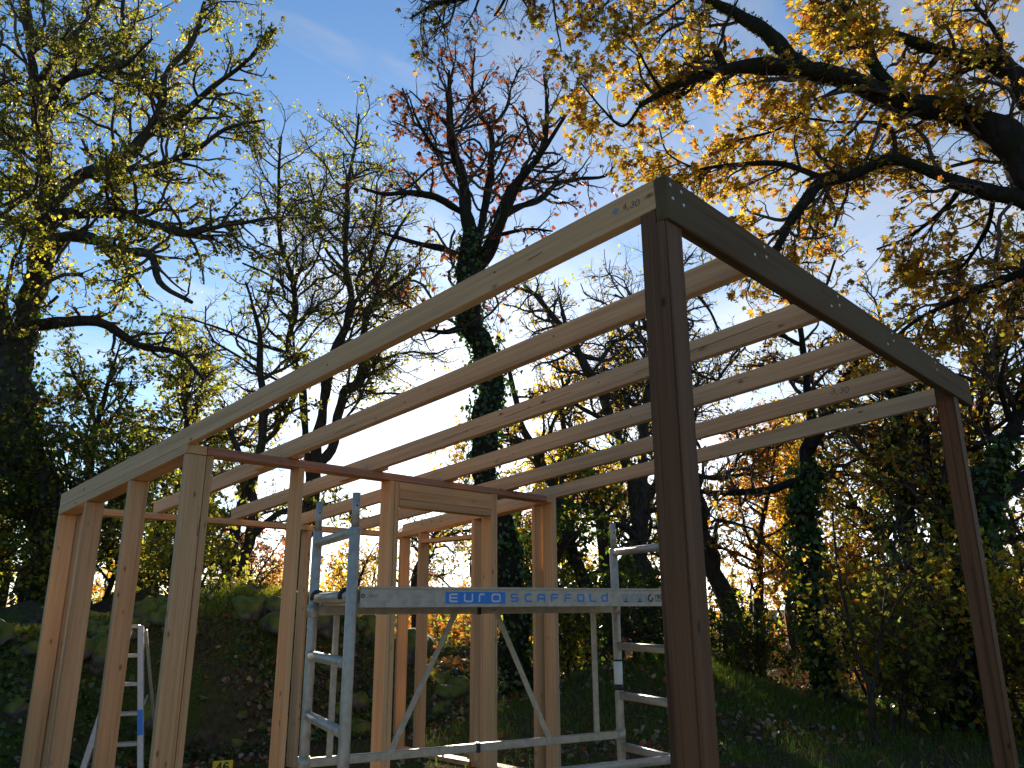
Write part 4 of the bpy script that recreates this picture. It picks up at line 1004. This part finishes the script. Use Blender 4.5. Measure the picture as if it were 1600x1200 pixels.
# --- sapling
build_tree('forked_sapling', 'thin Y-shaped sapling with green leaves before the right-hand wood', [
    [(1374, 1185, 11), (1366, 1130, 11), (1361, 1080, 10), (1345, 1035, 8), (1333, 983, 7), (1317, 918, 5), (1308, 864, 4), (1300, 800, 3)],
    [(1362, 1080, 8), (1371, 1037, 7), (1379, 972, 6), (1383, 929, 5), (1395, 870, 4), (1400, 810, 3)],
    [(1333, 983, 4), (1310, 960, 3, .2), (1290, 950, 2, .3)],
    [(1379, 972, 4), (1410, 930, 3, -.2), (1430, 900, 2, -.3)],
    ], 9.6, [(4, GREEN), (2, YGREEN), (1, YELLOW)], 79, dm=1.3, d1=4.0, d2=4.5, d3=5, l1=0.30, per=1.6, lsize=0.055, wig=0.2, lmin=(0.35, 0.2, 0.1), ntrunk=1)
# --- overhanging maple, its trunk outside the frame
build_tree('maple_tree', 'mossy maple limbs with golden leaves reaching in overhead from the right', [
    [(1830, 1300, 129, .2), (1815, 1000, 120, .2), (1790, 700, 99, .1), (1745, 520, 79), (1690, 420, 67), (1640, 335, 58), (1600, 277, 52), (1581, 238, 50), (1530, 192, 45), (1460, 169, 39), (1389, 150, 35), (1342, 127, 32), (1295, 112, 29), (1253, 106, 28), (1178, 101, 23), (1131, 108, 19), (1075, 127, 15), (1037, 145, 12), (1000, 166, 9)],
    [(1262, 107, 23), (1225, 70, 23, .1), (1197, 47, 22, .1), (1155, 23, 19, .2), (1112, 0, 15, .3), (1060, -30, 13, .4), (980, -60, 11, .6), (880, -55, 10, .8), (790, -25, 9, .9), (714, -2, 8, 1), (675, 9, 6, 1), (645, 28, 3, 1)],
    [(1690, 420, 38), (1640, 340, 31), (1600, 309, 27), (1553, 300, 26), (1506, 286, 24), (1460, 267, 22), (1394, 244, 22), (1347, 262, 19), (1286, 281, 17), (1262, 309, 15), (1239, 338, 13), (1216, 384, 9), (1195, 425, 5)],
    [(1660, 300, 40), (1630, 205, 36), (1600, 155, 34), (1581, 122, 33), (1553, 101, 29), (1506, 89, 22), (1450, 73, 19), (1394, 52, 14), (1366, 47, 9), (1300, 19, 3)],
    [(1394, 138, 21), (1366, 108, 19), (1347, 61, 18, .1), (1323, 23, 17, .2), (1314, 0, 16, .2), (1290, -60, 13, .4)],
    [(1130, 104, 17), (1124, 92, 17), (1117, 78, 15)],
    [(1290, 281, 10), (1262, 267, 9, .1), (1216, 255, 8, .2), (1155, 258, 7, .3), (1094, 267, 5, .4), (1060, 290, 3, .5)],
    [(1720, 470, 26, .2), (1650, 430, 19, .4), (1600, 427, 15, .5), (1512, 462, 12, .6), (1470, 480, 9, .7), (1430, 500, 6, .8), (1380, 540, 3, .9)],
    [(1556, 97, 12), (1562, 61, 9), (1530, 14, 6), (1500, -30, 4)],
    [(1119, 80, 6), (1127, 60, 5), (1134, 33, 4, .1), (1150, 0, 3, .2)],
    [(1000, 166, 6), (975, 200, 4, .2), (940, 170, 3, .4), (900, 120, 3, .5)],
    [(1037, 145, 6), (1010, 100, 5, -.1), (980, 50, 4, -.2), (930, 30, 3, -.2)],
    [(1094, 267, 4, .4), (1045, 240, 3, .3), (1030, 200, 3, .2)],
    [(1400, 246, 9), (1390, 200, 7, .3), (1360, 190, 5, .5), (1300, 190, 4, .7), (1220, 180, 3, .8)],
    [(1506, 286, 9), (1470, 330, 7, .4), (1420, 370, 5, .7), (1370, 390, 3, .9)],
    [(1553, 300, 9), (1540, 360, 7, .5), (1500, 420, 5, .8), (1440, 430, 3, 1)],
    [(1342, 127, 8), (1290, 150, 6, .5), (1220, 200, 4, .8), (1150, 220, 3, 1)],
    [(675, 9, 3, 1), (690, 30, 3, 1), (698, 50, 2, 1)],
    [(800, -27, 6, .9), (785, 5, 4, .8), (772, 24, 3, .8)],
    ], 6.3, [(3, (0.36, 0.21, 0.045)), (3, (0.48, 0.33, 0.045)), (0.4, ORANGE), (3, (0.22, 0.135, 0.045)), (1.8, (0.25, 0.23, 0.045))], 83, d1=3.4, d2=4.2, d3=5.5, l1=0.22, l2=0.5, l3=0.5, per=3.6, leaf='maple', lsize=0.047, bare=0.12,
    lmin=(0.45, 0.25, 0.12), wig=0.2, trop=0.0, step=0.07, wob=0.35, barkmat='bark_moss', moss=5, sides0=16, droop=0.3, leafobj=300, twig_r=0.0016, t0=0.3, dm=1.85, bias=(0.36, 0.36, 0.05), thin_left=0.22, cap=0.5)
# ------------------------------------------------------------------ trees further off, grown from the ground
def grown(name, label, d, r, h, seed, pal, lean=(0, 0), stems=1, spread=0.9, **kw):
    rng = np.random.default_rng(seed); u, v = FR(d, r); g = float(hgt(u, v)); limbs = []
    for s in range(stems):
        x = np.array([u, v, g-0.1])+np.append(rng.normal(size=2)*0.18*(stems > 1), 0); dr = np.append(np.array(lean)+rng.normal(size=2)*(0.1+0.14*(stems > 1)), 1.0)
        pts = []; nn_ = 7; R0 = 0.028*h*(0.55 if stems > 1 else 1)
        for k in range(nn_):
            pts.append((*x, R0*(1-0.88*k/(nn_-1)))); dr = dr+np.append(rng.normal(size=2)*0.16, 0); x = x+unit(dr)*h/(nn_-1)
        limbs.append(pts)
    ntr = len(limbs)
    for s in range(ntr):
        for k in range(2, 6):
            for _ in range(2):
                a = rng.uniform(0, 6.28); p0 = np.array(limbs[s][k][:3]); L = h*0.32*spread*(1-0.09*k)*rng.uniform(.6, 1.2); dr = np.array([math.cos(a), math.sin(a), rng.uniform(0.1, 0.7)]); q = p0.copy(); lm = []
                for j in range(4): lm.append((*q, limbs[s][k][3]*0.5*(1-0.25*j))); dr = dr+rng.normal(size=3)*0.28; q = q+unit(dr)*L/3
                limbs.append(lm)
    return build_tree(name, label, limbs, d, pal, seed, world=True, ntrunk=ntr, step=0.35, sides0=7, t0=kw.pop('t0', 0.15), **kw)
YEL = [(4, YELLOW), (3, GOLD), (2, YGREEN), (1, ORANGE)]; ORG = [(4, GOLD), (3, ORANGE), (2, YELLOW)]; GRN = [(3, GREEN), (2, OLIVE), (3, YGREEN), (1.5, GOLD)]
OLV = [(4, OLIVE), (3, YGREEN), (1, BROWN)]; RED = [(3, RUST), (2, BROWN), (2, ORANGE), (2, PINK)]
FK = dict(d1=1.7, d2=2.2, d3=2.6, l1=0.5, per=4.2, lsize=0.095, leaf='diamond', lmin=(0.6, 0.35, 0.2), dm=1.9)
BG = [
 ('green_tree', 'bushy yellow-green tree behind the left wall studs, right of the big oak', 15.5, -6.9, 7.0, 101, [(3, YGREEN), (3, OLIVE), (2, YELLOW)], dict(FK, per=5, dm=2.1)),
 ('green_tree', 'dark green bushy tree behind the big oak trunk at the left edge', 15.0, -9.6, 6.0, 102, [(3, YGREEN), (3, OLIVE), (2, GREEN)], dict(FK, per=4.5, dm=2.1)),
 ('rust_tree', 'low rust-coloured tree beyond the bank, left of the middle studs', 21.0, -7.2, 4.0, 103, RED, FK),
 ('yellow_tree', 'low golden tree beyond the bank, just left of the scaffold ladder', 20.0, -4.4, 3.7, 104, YEL, FK),
 ('bare_tree', 'grey twiggy tree far behind the door opening', 22.0, -2.6, 6.2, 105, [(2, BROWN), (2, OLIVE), (1, PINK)], dict(FK, per=1.0)),
 ('green_tree', 'fresh green leafy tree behind the door opening beside the ivy trunk', 14.6, -0.4, 4.6, 106, [(4, (0.12, 0.20, 0.025)), (3, GREEN), (2, YGREEN)], dict(FK, per=5, lsize=0.10)),
 ('yellow_tree', 'bright yellow tree behind the platform lettering', 19.0, 1.6, 6.0, 107, YEL, dict(FK, per=4)),
 ('yellow_tree', 'yellow-green tree behind the right scaffold ladder', 21.0, 3.4, 6.4, 108, [(3, YGREEN), (3, YELLOW), (2, GOLD)], dict(FK, per=4)),
 ('orange_tree', 'orange-gold tree just right of the near dark post', 18.0, 5.3, 5.4, 109, ORG, dict(FK, per=4.5)),
 ('orange_tree', 'taller amber tree between the near post and the ivy oak', 22.0, 7.6, 6.6, 110, ORG, dict(FK, per=4)),
 ('yellow_tree', 'yellow tree behind the forked sapling', 17.5, 7.6, 5.4, 111, [(4, YELLOW), (3, GOLD), (1, YGREEN)], dict(FK, per=4)),
 ('green_tree', 'dark olive tree behind the far post at the right', 16.5, 9.6, 5.8, 112, [(3, OLIVE), (3, YGREEN), (3, GOLD)], dict(FK, per=4)),
 ('green_tree', 'green and gold tree cut by the right edge of the picture', 13.0, 8.9, 5.2, 113, [(2, GREEN), (3, GOLD), (2, YGREEN)], FK),
 ('green_tree', 'leafy green tree tight behind the big oak trunk, left of the frame', 14.0, -7.9, 5.6, 126, [(3, YGREEN), (3, GREEN), (2, OLIVE), (1, GOLD)], dict(FK, per=4.5, dm=2.0, lsize=0.085)),
 ('bare_tree', 'tall twiggy tree behind the rafters just left of the near post', 18.5, 1.9, 9.0, 121, [(2, YGREEN), (2, BROWN), (1, YELLOW)], dict(FK, per=0.7, lsize=0.08, dm=1.7)),
 ('bare_tree', 'tall twiggy tree behind the rafters just right of the near post', 18.0, 5.0, 9.2, 122, [(2, YGREEN), (2, BROWN), (1, GOLD)], dict(FK, per=1.0, lsize=0.08, dm=1.7)),
 ('bare_tree', 'pale twiggy tree above the left wall between the big oak and the slim oak', 18.0, -7.4, 6.2, 123, [(2, OLIVE), (2, BROWN), (1, PINK)], dict(FK, per=0.9, lsize=0.08, dm=1.7)),
 ('olive_tree', 'olive-leaved tree above the far post at the right edge', 15.5, 9.4, 8.6, 124, [(3, OLIVE), (2, GOLD), (2, YGREEN)], dict(FK, per=2.2, lsize=0.085, dm=1.6)),
 ('gold_tree', 'gold and brown tree behind the dark porch beam', 14.5, 7.2, 8.6, 125, [(3, GOLD), (3, BROWN), (2, YGREEN)], dict(FK, per=2.2, lsize=0.085, dm=1.6)),
]
for nm, lb_, d, r, h, sd_, pal, kw in BG: grown(nm, lb_, d, r, h, sd_, pal, **dict(kw))
SH = dict(d1=3.6, d2=3.4, d3=3.2, l1=0.5, per=2.5, lsize=0.075, leaf='oak', lmin=(0.35, 0.2, 0.12), dm=1.45)
SHR = [
 ('leafy_shrub', 'green shrub at the foot of the forked sapling', 10.6, 4.9, 1.9, 201, GRN, SH),
 ('leafy_shrub', 'yellow and green shrub left of the far post', 10.4, 6.1, 2.5, 202, [(2, GREEN), (3, GOLD), (2, YELLOW), (2, YGREEN)], SH),
 ('leafy_shrub', 'dark leafy shrub right of the far post', 9.6, 7.0, 2.2, 203, GRN, SH),
 ('leafy_shrub', 'amber shrub between the ivy oak and the sapling', 13.5, 6.0, 2.8, 204, ORG, SH),
 ('leafy_shrub', 'dark green shrub on the grassy hump beside the near post', 14.5, 4.1, 1.7, 205, [(4, IVY), (3, GREEN)], SH),
 ('leafy_shrub', 'dark green bush behind the right scaffold ladder', 12.6, 1.75, 1.5, 206, [(4, IVY), (3, GREEN), (1, OLIVE)], SH),
 ('leafy_shrub', 'yellow-green bush below the platform between brace and corner stud', 13.4, 0.75, 1.7, 207, [(3, YGREEN), (3, GREEN), (2, YELLOW)], SH),
 ('leafy_shrub', 'sunlit yellow-green shrub on the bank behind the left studs', 12.6, -5.2, 1.9, 208, [(3, YGREEN), (2, YELLOW), (2, OLIVE)], dict(SH, per=2.5)),
 ('leafy_shrub', 'dark ivy-green bush at the foot of the big oak', 12.8, -8.2, 2.8, 209, [(3, YGREEN), (3, GREEN), (2, OLIVE)], dict(SH, per=3)),
 ('leafy_shrub', 'tall yellow-green shrub between the big oak trunk and the leftmost stud', 13.6, -7.0, 3.4, 211, [(3, YGREEN), (2, GREEN), (2, GOLD)], dict(SH, per=3)),
 ('leafy_shrub', 'low shrub at the lower right edge behind the pale slab', 11.4, 7.6, 2.0, 210, GRN, SH),
]
for nm, lb_, d, r, h, sd_, pal, kw in SHR: grown(nm, lb_, d, r, h, sd_, pal, stems=5, spread=1.3, t0=0.02, **dict(kw))

# ------------------------------------------------------------------ the wood beyond: one mass
rng = np.random.default_rng(900)
tp, tr = [], []
nT, nB = 150, 90
pl_ = [FR(d, r) for d, r in zip(rng.uniform(34, 85, nT), rng.uniform(-0.95, 0.95, nT)*55)]
for k in range(nB):      # unseen trees behind the photographer, added to block blue sky and bounce warm light
    a_, R_ = rng.uniform(0.62*math.pi, 1.90*math.pi)+YAW-math.pi*0.26, rng.uniform(17, 34); pl_.append((CAM[0]+R_*math.cos(a_), CAM[1]+R_*math.sin(a_)))
for kt, (u, v) in enumerate(pl_):
    h = rng.uniform(3.4, 5.6) if kt < nT else rng.uniform(6, 9); k = np.linspace(0, 1, 6)[:, None]
    b = np.array([u, v, float(hgt(u, v))-0.2]); tp.append(b+k*np.array([[0, 0, h]])+np.cumsum(rng.normal(size=(6, 3))*0.22*[1, 1, 0], 0)); tr.append(np.linspace(0.17, 0.03, 6)*rng.uniform(.6, 1.2))
tp = np.array(tp); tr = np.array(tr)
b1 = children(rng, [(tp, tr)], 2.6, 0.2, 1.0, 0.35, 6, 0.25, 0.04, 0.5, 0.8); b2 = children(rng, [b1], 1.5, 0.2, 0.9, 0.5, 5, 0.3, 0.03, 0.5, 0.4)
b2 = (b2[0], np.clip(b2[1], 0.006, 0.03))
V, F = join([tubes(tp, tr, 6), tubes(b1[0], np.clip(b1[1], 0.012, 0.06), 4), tubes(b2[0], b2[1], 3)])
wood_ = link('distant_wood', mesh_np('distant_wood', V, [F], True, None, M['bark'])); tag(wood_, 'distant autumn wood of thin trunks closing the view, with unseen trees added behind for bounce light', 'wood', None, 'stuff')
nF = 100000
ix = rng.integers(0, len(b2[0]), nF); j = rng.integers(1, 5, nF)
pos = b2[0][ix, j]+rng.normal(size=(nF, 3))*0.25
# undergrowth closing the view between the trunks
nU = 60; cu = np.array([FR(d, r) for d, r in zip(rng.uniform(26, 46, nU), np.linspace(-1, 1, nU)*30+rng.normal(size=nU)*0.8)]); hh_ = rng.uniform(1.0, 2.6, nU)
k = rng.integers(0, nU, 34000); dr = unit(rng.normal(size=(34000, 3)))*rng.random((34000, 1))**0.5
pu = np.stack([cu[k, 0]+dr[:, 0]*1.6, cu[k, 1]+dr[:, 1]*1.6, hgt(cu[k, 0], cu[k, 1])+hh_[k]*(0.55+0.75*dr[:, 2])], -1)
pu = pu[noise3(pu, 1.3, 3) > -0.3]; pos = np.concatenate([pos, pu]); nF = len(pos)
col = np.clip(pick_cols(rng, nF, [(3, YELLOW), (3, GOLD), (3, YGREEN), (2, ORANGE), (2, OLIVE), (1, PINK)], pos*0.4, 0.7), 0.004, 0.9)
V, F, C = leaf_cloud(rng, pos, rng.normal(size=(nF, 3)), 0.22*(0.6+0.7*rng.random(nF)), 'diamond', col)
wl_ = link('foliage', mesh_np('foliage', V, [F], True, C, M['leaf']), wood_); wl_['kind'] = 'stuff'

# ------------------------------------------------------------------ bank: rocks, ivy carpet, litter, grass
rng = np.random.default_rng(321)
def rock_mesh(seed):
    r = np.random.default_rng(seed); bm = bmesh.new(); bmesh.ops.create_icosphere(bm, subdivisions=3, radius=1.0)
    v = np.array([x.co[:] for x in bm.verts]); off = r.uniform(0, 90)
    pl = unit(r.normal(size=(11, 3))); cut = r.uniform(0.5, 0.9, 11)
    for n_, c_ in zip(pl, cut):
        t = v @ n_; v = np.where((t > c_)[:, None], v-(t-c_)[:, None]*n_*0.95, v)
    v = v*(1+0.13*noise3(v+off, 1.8, 3)+0.07*noise3(v+off, 6.0, 2))[:, None]
    for x, c in zip(bm.verts, v): x.co = c
    me = bpy.data.meshes.new('rock'); bm.to_mesh(me); bm.free(); me.polygons.foreach_set('use_smooth', [True]*len(me.polygons)); me.materials.append(M['rock']); return me
RM = [rock_mesh(400+k) for k in range(7)]
spots = [(8.2, u_, s_) for u_, s_ in ()]
def put_rock(u, v, s, sink=0.35, k=None):
    o = bpy.data.objects.new('rock', RM[rng.integers(0, 7) if k is None else k]); COL.objects.link(o)
    sc = np.array([1, rng.uniform(.7, 1.0), rng.uniform(.55, .85)])*s
    o.matrix_basis = Matrix.Translation((u, v, float(hgt(u, v))+sc[2]*(0.5-sink))) @ Matrix.Rotation(rng.uniform(0, 6.28), 4, 'Z') @ Matrix.Rotation(rng.normal()*0.25, 4, 'X') @ Matrix.Diagonal((*sc, 1))
    attach(o, ground)
for u_ in np.arange(-3.5, 5.4, 0.27):           # tumbled stones along the crest
    put_rock(u_+rng.normal()*0.12, 8.5+rng.normal()*0.16, rng.choice([0.09, 0.12, 0.16, 0.22, 0.3])*rng.uniform(.85, 1.2), 0.42)
for _ in range(120): put_rock(rng.uniform(-4, 6.5), rng.uniform(7.4, 8.4), rng.choice([0.05, 0.07, 0.09, 0.13, 0.2, 0.28])*rng.uniform(.8, 1.2), 0.55)
for u_, v_, s_ in ((5.6, 8.3, .42), (6.3, 8.0, .34), (6.9, 8.1, .30), (6.5, 8.6, .36), (5.0, 8.45, .36), (7.3, 8.6, .26)): put_rock(u_, v_, s_, 0.45)
def scatter(name, label, n, fu, kind, size, pal, matk, axisup, stick=0.0):
    u, v = fu(n); z = hgt(u, v); pos = np.stack([u, v, z], -1); e = 0.05
    nx = (hgt(u-e, v)-hgt(u+e, v))/(2*e); ny = (hgt(u, v-e)-hgt(u, v+e))/(2*e); nrm = unit(np.stack([nx, ny, np.ones_like(nx)], -1))
    pos = pos+nrm*(stick*rng.random(len(u)))[:, None]
    ax_ = rng.normal(size=(len(u), 3))*(1-axisup)+nrm*axisup
    col = np.clip(pick_cols(rng, len(u), pal, pos, 0.4), 0.004, 0.9)
    V, F, C = leaf_cloud(rng, pos, ax_, size*(0.5+0.8*rng.random(len(u))), kind, col, None if axisup > 0.6 else nrm)
    o = link(name, mesh_np(name, V, [F], True, C, M[matk])); tag(o, label, name.replace('_', ' ').split()[-1], None, 'stuff'); return o
def on_bank(n):
    u = rng.uniform(-5, 8.5, n*2); v = rng.uniform(7.2, 10.5, n*2); k = noise3(np.stack([u, v, 0*u], -1), 1.3, 3)+rng.normal(size=n*2)*0.25 > 0.12; return u[k][:n], v[k][:n]
scatter('ground_ivy', 'dark ivy and weeds carpeting the stony bank', 15000, on_bank, 'ivy', 0.058, [(5, IVY), (3, GREEN), (1, OLIVE)], 'ivy', 0.35, 0.07)
def lit(n):
    u = np.concatenate([rng.uniform(-5, 9, n*2), rng.normal(7.8, 2.2, n)]); v = np.concatenate([rng.uniform(6.6, 10.5, n*2), rng.normal(5.0, 2.0, n)])
    k = noise3(np.stack([u, v, 0*u], -1)+13, 1.7, 3)+rng.normal(size=len(u))*0.45 > 0.0; return u[k], v[k]
scatter('fallen_leaves', 'brown fallen leaves lying on the bank and yard', 6500, lit, 'big', 0.072, [(3, BROWN), (3, (0.26, 0.19, 0.14)), (1.5, RUST), (1, (0.30, 0.2, 0.08))], 'litter', 0.15, 0.04)
def far_floor(n):
    d = rng.uniform(14.5, 36, n); q = rng.uniform(-0.7, 0.75, n)*d; return CAM[0]+math.cos(YAW)*d+math.sin(YAW)*q, CAM[1]+math.sin(YAW)*d-math.cos(YAW)*q
scatter('leaf_carpet', 'carpet of amber leaves on the woodland floor beyond the bank', 30000, far_floor, 'diamond', 0.15, [(3, GOLD), (3, BROWN), (2, ORANGE), (2, OLIVE)], 'litter', 0.15, 0.06)
def hump(n):
    d = rng.normal(12.2, 1.9, n); r = rng.normal(2.6, 1.9, n); u = CAM[0]+math.cos(YAW)*d+math.sin(YAW)*r; v = CAM[1]+math.sin(YAW)*d-math.cos(YAW)*r; return u, v
scatter('grass', 'short green grass over the low hump on the right', 46000, hump, 'blade', 0.10, [(3, (0.07, 0.14, 0.025)), (2, (0.12, 0.17, 0.03)), (1, OLIVE)], 'grass', 0.75)
def crest(n): return rng.uniform(-6, 7.5, n), rng.normal(8.6, 0.32, n)
scatter('bank_grass', 'tufty moss and grass catching light along the crest of the bank', 46000, crest, 'blade', 0.10, [(3, (0.22, 0.24, 0.03)), (2, (0.30, 0.26, 0.04)), (1, OLIVE)], 'grass', 0.7)
print('TREES', TREE_STATS, sum(len(m.polygons) for m in bpy.data.meshes))
